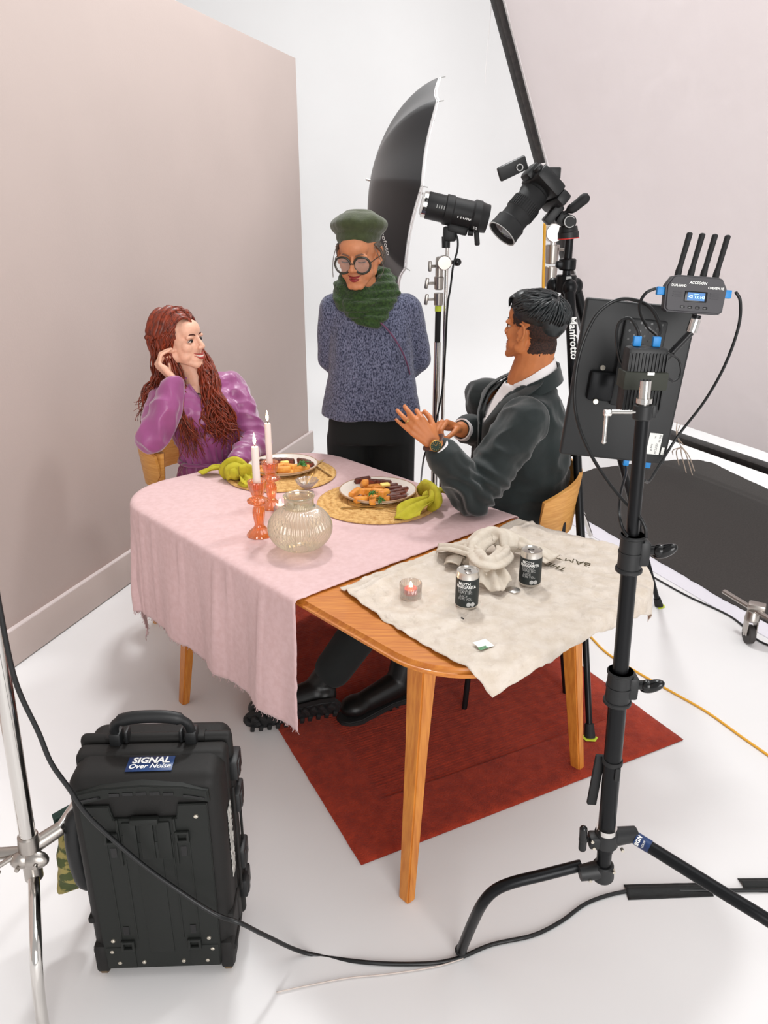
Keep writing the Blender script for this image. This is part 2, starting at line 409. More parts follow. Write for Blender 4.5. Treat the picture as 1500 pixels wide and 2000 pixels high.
# ---------------------------------------------------------------- floor coverings on the right
def slab(name, m, pix, z0, z1, label, cat, rough=0.0, n=14):
    pts = [G(x, y, z1) for x, y in pix]; out = []
    for i, p in enumerate(pts):
        q = pts[(i + 1) % len(pts)]
        for k in range(n):
            t = p.lerp(q, k / n)
            if rough: t += V((random.uniform(-1, 1), random.uniform(-1, 1), 0)) * rough
            out.append((t.x, t.y))
    c = pts[0]; mb = MB(); mb.prism(out, z0, z1); o = mb.build(name, m, loc=(c.x, c.y, 0)); return tag(o, label, cat)
BLACKMAT = mat('black_floor_cloth', (48, 44, 42), 0.85, col2=(58, 54, 51), vscale=120, bump=0.2, bscale=200, bdist=0.002)
slab('floor_cloth', BLACKMAT, [(1075, 975), (1212, 1053), (1295, 1100), (1418, 1172), (1500, 1216), (1660, 1310), (1900, 1120), (1640, 1005), (1500, 955), (1435, 925), (1392, 904), (1365, 898), (1330, 897), (1240, 905), (1160, 915), (1090, 940)], 0.0045, 0.008,
     'large matt black floor cloth laid out beyond the monitor under the scrim', 'floor covering', 0.004)
slab('vinyl_strip', mat('white_vinyl', (226, 224, 232), 0.35), [(1050, 962), (1212, 1052), (1418, 1172), (1660, 1310), (1640, 1325), (1444, 1214), (1212, 1078), (1050, 985)], 0.0005, 0.004,
     'pale vinyl strip along the near edge of the black floor cloth', 'floor covering')
# ---------------------------------------------------------------- rug
rc = V((-0.063, 1.632, 0)); rx = (V((1.014, 2.175, 0)) - rc); ru = rx.normalized(); rv = V((-ru.y, ru.x, 0)); RW = rx.length; RL = 1.72
mR = Matrix((ru, rv, V((0, 0, 1)))).transposed().to_4x4(); mR.translation = rc
mb = MB(mR)
def rg(u, v):
    x = RW * u; y = RL * v
    e = min(x, y, RW - x, RL - y); z = 0.012 - 0.007 * math.exp(-e / 0.008)
    inb = min(x - .17, y - .2, RW - .17 - x, RL - .2 - y)
    if inb > 0: z += -0.0035 + 0.0011 * math.sin(y * 520 + 2.5 * noise.noise(V((x * 4, y * 30, 0)))) + 0.001 * noise.noise(V((x * 15, y * 90, 2)))
    else: z += 0.0012 * noise.noise(V((x * 60, y * 60, 3)))
    o = 0.002 * noise.noise(V((x * 20, y * 20, 7)))
    return (x + o, y + o, z)
mb.grid(rg, 90, 420, thick=0.0)
mb.box((RW / 2, RL / 2, 0.0032), (RW - .004, RL - .004, 0.006))
tag(mb.build('area_rug', RUG, loc=rc, sharp=0), 'rust red wool rug with a carved ribbed centre under the dining table', 'rug')
# ---------------------------------------------------------------- table
T0 = V((-0.076, 2.2387, 0)); tu = V((-0.671, 0.741, 0)).normalized(); tw = V((0.741, 0.671, 0)).normalized()
def TP(a, b, z=0.75): return T0 + tu * a + tw * b + V((0, 0, z))
TA, TB, TR_ = 0.83, 0.43, 0.22
TBL = thing('dining_table', 'honey oak dining table with rounded corners and splayed legs, half under a pink cloth', 'table', T0)
def outline(A, B, R, n=12):
    o = []
    for cx, cy, a0 in ((A - R, B - R, 0), (-A + R, B - R, 90), (-A + R, -B + R, 180), (A - R, -B + R, 270)):
        for k in range(n + 1):
            a = math.radians(a0 + 90 * k / n); o.append((cx + R * math.cos(a), cy + R * math.sin(a)))
    return o
mT = Matrix((tu, tw, V((0, 0, 1)))).transposed().to_4x4()
mT = Matrix((tu, -tu.cross(V((0, 0, 1))), V((0, 0, 1)))).transposed().to_4x4(); mT.translation = T0
# mT: local x = long axis, local y = +b
if (mT.to_3x3() @ V((0, 1, 0))).dot(tw) < 0: mT = mT @ Matrix.Diagonal((1, -1, 1, 1))
mb = MB(mT); mb.prism(outline(TA, TB, TR_), 0.722, 0.749, bevel=0.011); mb.build('tabletop', OAK, TBL, sharp=50)
mb = MB(mT)
for sx in (-1, 1): mb.box((sx * 0.52 - .03, 0, 0.695), (0.022, 0.54, 0.05), bevel=0.003)
for sy in (-1, 1): mb.box((-.03, sy * 0.27, 0.695), (1.04, 0.022, 0.05), bevel=0.003)
mb.build('apron', OAK, TBL)
for sa, sb in ((-1, -1), (-1, 1), (1, -1), (1, 1)):
    mb = MB()
    top = TP(sa * 0.545 - .032, sb * 0.292, 0.722); ft = TP(sa * 0.588 - .032, sb * 0.379, 0.0)
    d = (top - ft); vs = []
    ea, eb = tu, tw
    for p, wa, wb in ((ft, 0.018, 0.014), (ft.lerp(top, .6), 0.024, 0.019), (top, 0.031, 0.026)):
        for q in ((-1, -1), (1, -1), (1, 1), (-1, 1)): vs.append(p + ea * q[0] * wa + eb * q[1] * wb)
    fs = [(3, 2, 1, 0), (8, 9, 10, 11)]
    for k in range(2):
        for i in range(4): fs.append((k * 4 + i, k * 4 + (i + 1) % 4, k * 4 + 4 + (i + 1) % 4, k * 4 + 4 + i))
    mb._add(vs, fs); bmesh.ops.recalc_face_normals(mb.bm, faces=mb.bm.faces[:])
    bmesh.ops.bevel(mb.bm, geom=mb.bm.edges[:], offset=0.004, segments=2, affect='EDGES')
    for f in mb.bm.faces: f.smooth = True
    mb.build('leg', OAKL, TBL)
# drape: flat on the table inside the outline, hanging outside it
def drape(A, B, z0, fold=0.0, gather=0.3, lift=0.0, ph=0.0, seedn=0.0, off=0.006):
    ia, ib = TA - TR_, TB - TR_
    qa, qb = max(-ia, min(ia, A)), max(-ib, min(ib, B)); dx, dy = A - qa, B - qb; dl = math.hypot(dx, dy)
    d = dl - TR_
    if d <= 0 or dl < 1e-9: return TP(A, B, z0 + 0.0012 * noise.noise(V((A * 9 + seedn, B * 9, 0))) + 0.0006)
    nx, ny = dx / dl, dy / dl; rr = 0.014; corner = min(abs(nx), abs(ny)) * 1.414
    if d < rr * 1.57: th = d / rr; out = rr * math.sin(th); dz = rr * (1 - math.cos(th))
    else: out = rr; dz = rr + (d - rr * 1.57) * (1 - gather * corner)
    t_ = (A * abs(ny) * 1.0 - B * abs(nx)) + (math.atan2(ny, nx) * TR_)
    w = min(1, max(0, (dz - rr) / 0.3))
    f = fold * w * (math.sin(t_ * 24 + ph) * 0.6 + noise.noise(V((t_ * 7 + seedn, dz * 0.8, 0))) * 1.1) + fold * corner * w * 1.2 * math.sin(math.atan2(ny, nx) * 9 + 1)
    if fold > .015: f += sum(.007 * math.exp(-((t_ - q_ - .03 * dz) / .007) ** 2) for q_ in (-.47, -.30, -.235, -.02, .16, .24, .42)) * min(1, dz / .05)
    out += off + max(-0.004, f) + 0.012 * w
    return TP(qa + nx * (TR_ + out), qb + ny * (TR_ + out), z0 - dz)
mb = MB()
CUT, DR = -0.272, 0.395
def pc(u, v):
    a = CUT + (TA + DR + 0.02 - CUT) * u; b = (-TB - DR) + (2 * (TB + DR)) * v
    e = 0.004 * noise.noise(V((a * 40, b * 40, 3)))
    return drape(a + (e if u in (0, 1) else 0), b + (e if v in (0, 1) else 0), 0.7535, 0.017, 0.12, seedn=2.0, off=0.002)
NU, NVV = 130, 170
mb.grid(pc, NU, NVV, thick=0.0022)
CL = mb.build('tablecloth', PINK, loc=TP(0.3, 0, 0.75), sharp=0)
tag(CL, 'pale pink linen tablecloth with frayed hem draped over the far part of the table', 'tablecloth')
# frayed hem
mb = MB()
for side in ('near', 'end', 'far'):
    for k in range(240 if side != 'end' else 170):
        t = random.random()
        if side == 'near': u, v = t, 0.0
        elif side == 'far': u, v = t, 1.0
        else: u, v = 1.0, t
        p = pc(u, v); 
        q = pc(min(1, max(0, u - (0.03 if side == 'end' else 0))), min(1, max(0, v + (0.03 if side == 'near' else -0.03 if side == 'far' else 0))))
        dr = (p - q).normalized(); sd = V((random.uniform(-1, 1), random.uniform(-1, 1), random.uniform(-.5, .2))) * 0.5
        L_ = random.uniform(.006, .013)
        mb.tube([p - dr * .003, p + dr * L_ * .5 + sd * L_ * .3, p + dr * L_ + sd * L_], 0.0007, 3)
mb.build('frayed_fringe', PINK, CL, sharp=0)['kind'] = 'stuff'
# linen wrap lying on the bare oak end
def tc(px, py, z=0.755):
    p = G(px, py, z) - T0; return (p.dot(tu), p.dot(tw))
NWp, NEp, SEp, SWp = tc(664, 1148), tc(1012, 1016), (-0.93, 0.44), tc(985, 1345)
mb = MB()
def wl(u, v):
    # u from the pink cloth towards the table end, v from near to far
    a0 = NWp[0] * (1 - v) + NEp[0] * v; b0 = NWp[1] * (1 - v) + NEp[1] * v
    a1 = SWp[0] * (1 - v) + SEp[0] * v; b1 = SWp[1] * (1 - v) + SEp[1] * v
    a = a0 * (1 - u) + a1 * u; b = b0 * (1 - u) + b1 * u
    bulge = math.sin(math.pi * u); b += (-0.018 * (1 - v) + 0.02 * v) * bulge
    a += 0.03 * math.sin(math.pi * v) * u
    e = 0.006
    if v in (0, 1): b += e * noise.noise(V((u * 14, v, 1)))
    if u in (0, 1): a += e * noise.noise(V((v * 14, u, 2)))
    p = drape(a, b, 0.7528, 0.012, 0.2, seedn=7.0)
    z = 0
    for s_, am in ((8, .007), (21, .0045)):
        n_ = noise.noise(V((a * s_ + 3, b * s_ * 1.6, 5))); z += am * (1 - abs(n_) * 2) * 0.8
    r_ = math.exp(-((v - 0.97 + .05 * math.sin(u * 7)) / 0.02) ** 2) * 0.008 * (u > .1)
    # two rolled creases by the pink cloth edge
    g = math.exp(-((u - 0.10) / 0.022) ** 2) * 0.014 * max(0, math.sin(math.pi * min(1, v / 0.5))) ** .5
    g += math.exp(-((u - 0.06 - .02 * v) / 0.012) ** 2) * 0.008
    p.z += max(z, -0.001) + r_ + g
    return p
mb.grid(wl, 120, 120, thick=0.0016)
LW = tag(mb.build('linen_wrap', BEIGE, loc=TP(-0.5, 0, 0.752), sharp=0), 'crumpled natural linen wrap spread over the bare oak end of the table', 'cloth')
def onwrap(px, py, s, size, m, rot=0.0, name='printed_letters', **k):
    p = G(px, py, 0.7605); xd = G(px + 20 * math.cos(rot), py + 20 * math.sin(rot), 0.76) - p
    yd = V((0, 0, 1)).cross(xd)
    return text(s, size, face_m(p, xd, yd), m, LW, name, **k)
INK = mat('olive_ink', (74, 64, 40), 0.8)
onwrap(1122, 1092, 'BAMT', 0.040, INK, rot=math.radians(195), bold=-0.004, shear=-.3)
onwrap(1090, 1104, 'THE', 0.034, INK, rot=math.radians(198), bold=-0.002)
mb = MB(Matrix.Translation(G(944, 1258, 0.764)) @ Matrix.Rotation(math.radians(28), 4, 'Z'))
mb.box((0, 0, 0), (0.035, 0.034, 0.0006)); mb.build('sewn_care_label', mat('white_satin_label', (232, 232, 226), 0.5), LW)
mb = MB(Matrix.Translation(G(940, 1263, 0.765)) @ Matrix.Rotation(math.radians(28), 4, 'Z'))
for k in range(3): mb.box((0, -.010 + k * .004, 0), (0.022, 0.0022, 0.0008))
mb.build('label_print', mat('green_print', (96, 150, 110), 0.6), LW)
mb = MB(Matrix.Translation(G(902, 1207, 0.764)))
mb.ell((0, 0, 0), (.0025, .003, .002), seg=8, rings=6); mb.ell((.003, -.004, 0), (.002, .002, .0015), seg=8, rings=6)
tag(mb.build('crumb', BLKR, loc=G(902, 1207, 0.763)), 'tiny dark crumb on the natural linen in front of the left can', 'crumb')
# ---------------------------------------------------------------- dining chairs
LEGB = mat('chair_black_steel', (28, 28, 30), 0.4, metal=0.5)
def chair(loc, fwd, label, woodleg):
    root = thing('dining_chair', label, 'chair', loc, 'plywood dining chairs at the table')
    M_ = frame(loc, fwd)
    mb = MB(M_)
    def bk(u, v):
        a = math.radians(-90 + (u - .5) * 168); edge = abs(u - .5) * 2
        zt = 0.845 - 0.05 * edge ** 3; zb = 0.645 + 0.03 * edge ** 4 + (0 if edge < .9 else (edge - .9) * .4); z = zb + (zt - zb) * v
        R = 0.262 + 0.02 * v
        return (R * math.cos(a), R * math.sin(a) * .95 + .0, z)
    mb.grid(bk, 40, 10, thick=0.012); mb.build('backrest', PLY, root)
    mb = MB(M_)
    o = [(x * .98, y) for x, y in outline(.225, .215, .09)]
    mb.prism(o, 0.44, 0.458, bevel=.006); mb.build('seat', PLY, root)
    for sx in (-1, 1):
        mb = MB(M_)
        if woodleg:
            vs = []; 
            mb.tube([(sx * .235, -.04, .80), (sx * .235, -.05, .66), (sx * .215, -.10, .44), (sx * .205, -.19, 0)], [.022, .02, .02, .013], 8, flat=.8)
        else: mb.tube([(sx * .22, -.13, .70), (sx * .215, -.14, .44), (sx * .21, -.21, 0)], .011, 10)
        mb.build('leg', PLY if woodleg else LEGB, root)
        mb = MB(M_)
        mb.tube([(sx * .19, .15, .44), (sx * .21, .19, 0)], [.018, .012] if woodleg else [.011, .010], 10)
        mb.build('leg', PLY if woodleg else LEGB, root)
    return root
chair(V((0.42, 2.60, 0)), (-.97, -.25, 0), 'light plywood chair with curved back behind the person in the velvet jacket', False)
chair(V((-0.74, 3.10, 0)), (0.9, -0.43, 0), 'light wooden chair with curved back behind the person in purple', True)
# ---------------------------------------------------------------- placemats, plates and food
STRAW = mat('woven_seagrass', (214, 172, 108), 0.85, col2=(176, 128, 66), vscale=70, stretch=(1, 1, 1), contrast=(.3, .6))
def placemat(c, r, label):
    c = V(c); mb = MB(Matrix.Translation(c))
    n = 10; w = r / n
    for k in range(n):
        R = w * (k + .5); seg = max(10, int(2 * math.pi * R / 0.011)); 
        vs = []; m_ = 6
        for s_ in range(seg * 2):
            a = math.pi * s_ / seg; bump = 1 + .16 * (1 if s_ % 2 else -1)
            for q in range(m_):
                b = 2 * math.pi * q / m_
                skew = (q * .35 / max(R, .02)) * 0.012
                vs.append(((R + w * .56 * bump * math.cos(b)) * math.cos(a + skew), (R + w * .56 * bump * math.cos(b)) * math.sin(a + skew), .0062 + .0052 * bump * math.sin(b)))
        fs = []
        N_ = seg * 2
        for s_ in range(N_):
            for q in range(m_):
                fs.append((s_ * m_ + q, ((s_ + 1) % N_) * m_ + q, ((s_ + 1) % N_) * m_ + (q + 1) % m_, s_ * m_ + (q + 1) % m_))
        mb._add(vs, fs)
    return tag(mb.build('placemat', STRAW, loc=c, sharp=60), label, 'placemat', 'woven placemats')
Z1 = 0.7545
MAT1 = G(550, 926, .76); MAT2 = G(738, 980, .76)
m1c = V((MAT1.x, MAT1.y, Z1)); m2c = V((MAT2.x, MAT2.y, Z1))
placemat(m1c, .203, 'round woven seagrass placemat in front of the person in purple')
placemat(m2c, .203, 'round woven seagrass placemat in front of the person in velvet')
CER = mat('speckled_cream_ceramic', (226, 216, 204), 0.35, col2=(206, 194, 180), vscale=160, contrast=(.28, .34))
CERB = mat('bare_clay_rim', (176, 142, 110), 0.6)
def plate(c, label):
    c = V(c); root = thing('dinner_plate', label, 'plate', c, 'dinner plates')
    mb = MB(Matrix.Translation(c))
    mb.lathe([(.001, .006), (.085, .006), (.112, .012), (.127, .021), (.130, .0225), (.1325, .021), (.1325, .018), (.116, .008), (.088, .0), (.001, .0)], seg=64, caps=False); mb.build('plate_body', CER, root, sharp=0)
    mb = MB(Matrix.Translation(c)); mb.lathe([(.1290, .0225), (.1315, .0235), (.1335, .0215), (.1325, .0185)], seg=64, caps=False, closed=True); mb.build('plate_rim', CERB, root, sharp=0)
    return root
ZP = Z1 + .0115
P1 = G(553, 911, ZP + .01); P2 = G(738, 961, ZP + .01); p1c = V((P1.x, P1.y, ZP)); p2c = V((P2.x, P2.y, ZP))
plate(p1c, 'cream speckled dinner plate of food in front of the person in purple')
plate(p2c, 'cream speckled dinner plate of food in front of the person in velvet')
POT = mat('roast_potato', (232, 164, 70), 0.5, col2=(206, 124, 40), vscale=45, bump=.3, bscale=120, bdist=.003)
STEAKO = mat('seared_steak', (112, 56, 38), 0.42, col2=(70, 34, 22), vscale=60, bump=.5, bscale=140, bdist=.003)
STEAKI = mat('pink_steak_inside', (150, 76, 60), 0.4, col2=(120, 52, 40), vscale=60)
LEAF = mat('rocket_leaf', (70, 128, 48), 0.5, col2=(40, 96, 30), vscale=60)
BUT = mat('herb_butter', (240, 216, 120), 0.35)
def rocky(mb, rr, seed):
    for v in mb.bm.verts:
        v.co += v.co.normalized() * rr * noise.noise(v.co * 60 + V((seed, 0, 0)))
def proto_wedge(k, loc):
    mb = MB(); L_ = (.058, .05, .066)[k]
    mb.box((0, 0, 0), (L_, .024, .021), bevel=.007, seg=3)
    bmesh.ops.subdivide_edges(mb.bm, edges=[e for e in mb.bm.edges if e.calc_length() > .012], cuts=3, use_grid_fill=True)
    for v in mb.bm.verts: v.co.z += .10 * abs(v.co.x) ** 1.5 * (1 if k != 1 else -1) ; v.co.y *= 1 + .25 * noise.noise(v.co * 40)
    rocky(mb, .0025, k * 3); return mb.build('potato_wedge', POT, sharp=0)
def proto_steak(loc):
    mb = MB(); mb.box((0, 0, 0), (.062, .014, .026), bevel=.005, seg=3)
    bmesh.ops.subdivide_edges(mb.bm, edges=[e for e in mb.bm.edges if e.calc_length() > .012], cuts=3, use_grid_fill=True)
    rocky(mb, .003, 9); me_ = mb.build('steak_slice', STEAKO, sharp=0)
    me_.data.materials.append(STEAKI)
    for p in me_.data.polygons:
        if abs(p.normal.y) > .85: p.material_index = 1
    return me_
def place_copy(o, loc, rot, label, group, cat, first):
    c = o if first else o.copy()
    if not first: COL.objects.link(c)
    c.location = loc; c.rotation_euler = rot; OFF[c.name] = V(loc)
    return tag(c, label, cat, group)
wed = [proto_wedge(k, None) for k in range(3)]; usedw = [True] * 3
stk = proto_steak(None); useds = True
def sprig(c, label, n=9, sz=.022):
    mb = MB(Matrix.Translation(V(c)))
    for k in range(n):
        a = random.uniform(0, 6.28); L_ = sz * random.uniform(.8, 1.5); el = random.uniform(.1, .5)
        d = V((math.cos(a), math.sin(a), el)).normalized(); s_ = V((-math.sin(a), math.cos(a), 0))
        o = V((random.uniform(-.008, .008), random.uniform(-.006, .006), random.uniform(0, .006)))
        def lf(u, v):
            w_ = (.45 + .25 * math.sin(u * 19)) * sz * .5 * math.sin(math.pi * min(1, u * .85 + .1))
            return o + d * L_ * u + s_ * w_ * (v - .5) * 2 + V((0, 0, -.012 * u * u + .003 * abs(v - .5)))
        mb.grid(lf, 9, 4, thick=.0006)
        mb.tube([o - d * .012 + V((0, 0, -.004)), o + d * L_ * .6 + V((0, 0, .002))], .0009, 5)
    return tag(mb.build('rocket_garnish', LEAF, loc=c, sharp=0), label, 'leaves', 'green garnish on the plates')
def onp(px, py, h): return G(px, py, ZP + h)
rr_ = math.radians
# man's plate
GW2 = 'potato wedges on the plate of the person in velvet'; GW1 = 'potato wedges on the plate of the person in purple'
LW2 = 'golden roast potato wedge piled on the plate in front of the person in velvet'; LW1 = 'golden roast potato wedge piled on the plate in front of the person in purple'
for i, (px, py, h, rz, ry, k) in enumerate([(694, 962, .018, 60, -8, 0), (704, 975, .018, 35, 0, 1), (712, 945, .030, 100, 30, 2), (722, 968, .018, 100, 0, 1), (727, 952, .018, 20, 0, 0),
        (740, 972, .018, 10, 0, 0), (746, 954, .022, 15, 5, 2), (738, 960, .034, -20, 0, 1), (757, 971, .018, 80, 0, 1), (716, 960, .034, 50, 12, 0), (728, 978, .018, 90, 0, 1), (750, 963, .034, 60, 0, 1)]):
    place_copy(wed[k], onp(px, py, h), (0, rr_(ry), rr_(rz)), LW2, GW2, 'potato', usedw[k]); usedw[k] = False
for i, (px, py, h, rz, ry, k) in enumerate([(538, 921, .018, 5, 0, 2), (558, 923, .018, 8, 0, 0), (576, 919, .018, 15, 0, 2), (520, 914, .020, 30, 5, 0), (543, 912, .032, 35, -10, 2), (563, 911, .032, -15, 0, 0),
        (580, 912, .030, 5, 0, 1), (528, 924, .018, 0, 0, 1), (594, 915, .018, 60, 0, 0), (513, 921, .018, 80, 0, 1), (553, 916, .034, 10, 0, 0)]):
    place_copy(wed[k], onp(px, py, h), (0, rr_(ry), rr_(rz)), LW1, GW1, 'potato', False)
for i, (px, py, h, rz, rx_) in enumerate([(720, 941, .022, -30, 20), (733, 942, .020, -20, 25), (748, 943, .020, -10, 25), (760, 950, .022, 10, 30), (768, 955, .022, 20, 35), (772, 961, .024, 30, 40), (776, 966, .022, 30, 35), (765, 970, .020, 15, 40), (782, 959, .024, 35, 30), (708, 938, .02, 30, 20), (777, 972, .018, 20, 60)]):
    place_copy(stk, onp(px, py, h), (rr_(rx_), 0, rr_(rz)), 'slice of seared pink steak fanned on the plate in front of the person in velvet', 'steak slices on the plate of the person in velvet', 'steak', useds); useds = False
for i, (px, py, h, rz, rx_) in enumerate([(522, 903, .02, -15, 25), (535, 901, .02, -10, 25), (548, 900, .02, -8, 25), (560, 900, .02, -12, 30), (512, 907, .02, 20, 25), (601, 905, .02, -40, 25), (594, 902, .02, -30, 20)]):
    place_copy(stk, onp(px, py, h), (rr_(rx_), 0, rr_(rz)), 'slice of seared steak at the back of the plate of the person in purple', 'steak slices on the plate of the person in purple', 'steak', False)
sprig(onp(728, 964, .042), 'green rocket leaves on top of the potatoes of the person in velvet', 8, .017)
sprig(onp(745, 977, .022), 'green rocket leaves at the near rim of the plate by the person in velvet', 7, .017)
sprig(onp(590, 906, .040), 'green rocket leaves on the plate in front of the person in purple', 14, .02)
for nm_, (px, py, h) in (('on the steak in front of the person in velvet', (752, 946, .042)), ('on the food in front of the person in purple', (556, 903, .040))):
    mb = MB(Matrix.Translation(onp(px, py, h)) @ Matrix.Rotation(rr_(20), 4, 'Z')); mb.box((0, 0, 0), (.032, .022, .009), bevel=.004, seg=3); rocky(mb, .001, 2)
    tag(mb.build('butter_pat', BUT, loc=onp(px, py, h), sharp=0), 'pale yellow pat of herb butter ' + nm_, 'butter', 'butter pats')
# cutlery
GOLD = mat('brushed_gold', (190, 150, 84), 0.3, metal=0.9)
def knife(p, d, label):
    p = V(p); M_ = frame(p, d); mb = MB(M_)
    o = [(-.003, -.105), (.003, -.105), (.0045, -.02), (.003, .0), (.009, .02), (.010, .07), (.004, .105), (-.003, .108), (-.004, 0), (-.0045, -.02)]
    mb.prism(o, 0, .0018, bevel=.0005); return tag(mb.build('table_knife', GOLD, loc=p), label, 'knife', 'gold table knives')
def fork(p, d, label):
    p = V(p); M_ = frame(p, d); mb = MB(M_)
    mb.tube([(0, -.10, .001), (0, -.05, .002), (0, 0, .003), (0, .045, .002)], [.004, .0032, .0025, .003], 8, flat=.6)
    mb.prism([(-.003, .04), (.003, .04), (.011, .055), (.012, .068), (-.012, .068), (-.011, .055)], .0005, .0022)
    for x in (-.0105, -.0035, .0035, .0105): mb.tube([(x, .066, .001), (x * .97, .085, .002), (x * .9, .105, .005)], [.0016, .0015, .0006], 6)
    return tag(mb.build('table_fork', GOLD, loc=p), label, 'fork', 'gold table forks')
zc = Z1 + .0125
a_, b_ = G(668, 993, zc), G(790, 993, zc)
knife(a_.lerp(b_, .5), a_ - b_, 'gold table knife lying below the plate of the person in velvet')
a_, b_ = G(695, 986, zc), G(790, 999, zc)
fork(a_.lerp(b_, .5) + V((0, -.012, .003)), a_ - b_, 'gold fork resting over the knife below the plate of the person in velvet')
a_, b_ = G(607, 918, zc), G(637, 901, zc)
knife(a_.lerp(b_, .5) - V((.03, .02, 0)), b_ - a_, 'gold table knife poking out from behind the plate of the person in purple')
a_, b_ = G(632, 921, zc), G(612, 907, zc)
fork(a_.lerp(b_, .3), b_ - a_, 'gold fork at the right of the plate of the person in purple')
# ---------------------------------------------------------------- yellow knotted napkins
def cloth_piece(mb, pts, ws, ths, folds=3, amp=.15, seg=22):
    """folded cloth: flattened fluted tube along a path"""
    pts2 = bez(pts, 8); n = len(pts2); m_ = len(ws) - 1
    vs = []; prev = None
    for i, p in enumerate(pts2):
        t = i / (n - 1) * m_; k = min(int(t), m_ - 1); f = t - k; w = ws[k] * (1 - f) + ws[k + 1] * f; h = ths[k] * (1 - f) + ths[k + 1] * f
        tg = (pts2[min(i + 1, n - 1)] - pts2[max(i - 1, 0)]).normalized()
        x = tg.cross(V((0, 0, 1)))
        if prev is not None and x.length < .3: x = prev
        x = x.normalized(); prev = x; y = x.cross(tg)
        for q in range(seg):
            a = 2 * math.pi * q / seg; rr = 1 + amp * math.sin(a * folds + i * .12) + .08 * noise.noise(V((math.cos(a) * 2, i * .2, math.sin(a) * 2)))
            vs.append(p + x * math.cos(a) * w * rr + y * math.sin(a) * h * rr)
    fs = []
    for i in range(n - 1):
        for q in range(seg): fs.append((i * seg + q, i * seg + (q + 1) % seg, (i + 1) * seg + (q + 1) % seg, (i + 1) * seg + q))
    fs.append(tuple(range(seg))[::-1]); fs.append(tuple((n - 1) * seg + q for q in range(seg)))
    mb._add(vs, fs)
def wing(mb, base, tip, w0, w1, lift, pleats=3, amp=.006):
    base, tip = V(base), V(tip); d = tip - base; s_ = d.cross(V((0, 0, 1))).normalized()
    def f(u, v):
        w = w0 + (w1 - w0) * math.sin(u * 1.45) ; c = (v - .5) * 2
        z = amp * (1 - .4 * u) * math.cos(c * math.pi * pleats) + lift * math.sin(math.pi * u) - .0
        pt = 1 - .35 * abs(c) * (u ** 2)
        return base + d * (u * pt) + s_ * w * c + V((0, 0, z + amp))
    mb.grid(f, 16, 28, thick=.0022)
def napkin1():
    c = G(460, 920, .79); mb = MB()
    g = lambda x, y, z: G(x, y, z)
    z = .762
    wing(mb, g(448, 918, z + .012), g(386, 927, z - .003), .012, .036, .010, 2)
    wing(mb, g(468, 928, z + .012), g(496, 955, z + .003), .014, .030, .012, 2, .008)
    mb.tube(bez([g(446, 930, z + .005), g(438, 918, z + .03), g(448, 905, z + .055), g(462, 902, z + .060), g(476, 912, z + .045), g(480, 926, z + .02)], 6), [.014] * 31, 12, flat=1.5)
    mb.tube(bez([g(450, 935, z + .01), g(444, 920, z + .035), g(455, 912, z + .05), g(468, 916, z + .045), g(472, 930, z + .025)], 6), [.012] * 25, 12, flat=1.6)
    mb.tube(bez([g(468, 922, z + .045), g(483, 918, z + .045), g(493, 930, z + .02), g(486, 944, z + .012), g(474, 940, z + .012)], 6), [.009] * 25, 12, flat=2.6)
    mb.ell(g(460, 925, z + .028), (.026, .022, .024))
    return tag(mb.build('knotted_napkin', YEL, loc=g(460, 925, .755), sharp=0), 'chartreuse napkin tied in a knot on the placemat of the person in purple', 'napkin', 'chartreuse knotted napkins')
napkin1()
def napkin2():
    mb = MB(); g = lambda x, y, z: G(x, y, z); z = .762
    wing(mb, g(848, 980, z + .022), g(770, 1020, z - .002), .020, .052, .012, 2, .008)
    wing(mb, g(838, 975, z + .022), g(872, 962, z + .035), .018, .032, .012, 2, .008)
    mb.tube(bez([g(822, 960, z + .01), g(832, 950, z + .04), g(850, 962, z + .05), g(856, 980, z + .035), g(842, 990, z + .008)], 6), [.014] * 25, 12, flat=1.8)
    mb.tube(bez([g(826, 955, z + .02), g(840, 956, z + .035), g(846, 972, z + .04), g(836, 985, z + .02)], 6), [.013] * 19, 12, flat=1.7)
    mb.ell(g(838, 970, z + .022), (.025, .022, .022))
    return tag(mb.build('knotted_napkin', YEL, loc=g(838, 972, .755), sharp=0), 'chartreuse napkin tied in a knot at the elbow of the person in velvet', 'napkin', 'chartreuse knotted napkins')
napkin2()
# ---------------------------------------------------------------- cream twisted napkin on the linen
mb = MB(); g = lambda x, y, z: G(x, y, z); z = .766
wing(mb, g(934, 1094, z + .030), g(856, 1072, z - .004), .022, .052, .010, 2.5, .010)
wing(mb, g(950, 1104, z + .028), g(974, 1166, z - .006), .024, .046, .010, 2.5, .010)
wing(mb, g(905, 1100, z + .010), g(872, 1098, z - .002), .030, .040, .008, 1.5, .008)
cloth_piece(mb, [g(922, 1098, z + .016), g(928, 1068, z + .034), g(955, 1046, z + .050), g(985, 1052, z + .048), g(992, 1075, z + .030)], [.022, .030, .036, .034, .024], [.018, .020, .022, .022, .016], 4, .24, 30)
cloth_piece(mb, [g(985, 1058, z + .030), g(1012, 1062, z + .030), g(1040, 1072, z + .018), g(1080, 1092, z + .008)], [.030, .026, .026, .030], [.024, .020, .014, .006], 4, .24, 30)
cloth_piece(mb, [g(925, 1084, z + .040), g(945, 1100, z + .052), g(968, 1098, z + .050), g(985, 1082, z + .040), g(980, 1070, z + .030)], [.018, .024, .026, .022, .016], [.014, .018, .018, .016, .012], 4, .26, 30)
cloth_piece(mb, [g(925, 1075, z + .030), g(935, 1092, z + .045), g(940, 1112, z + .030), g(945, 1120, z + .010)], [.018, .022, .024, .024], [.014, .016, .014, .008], 3, .26, 30)
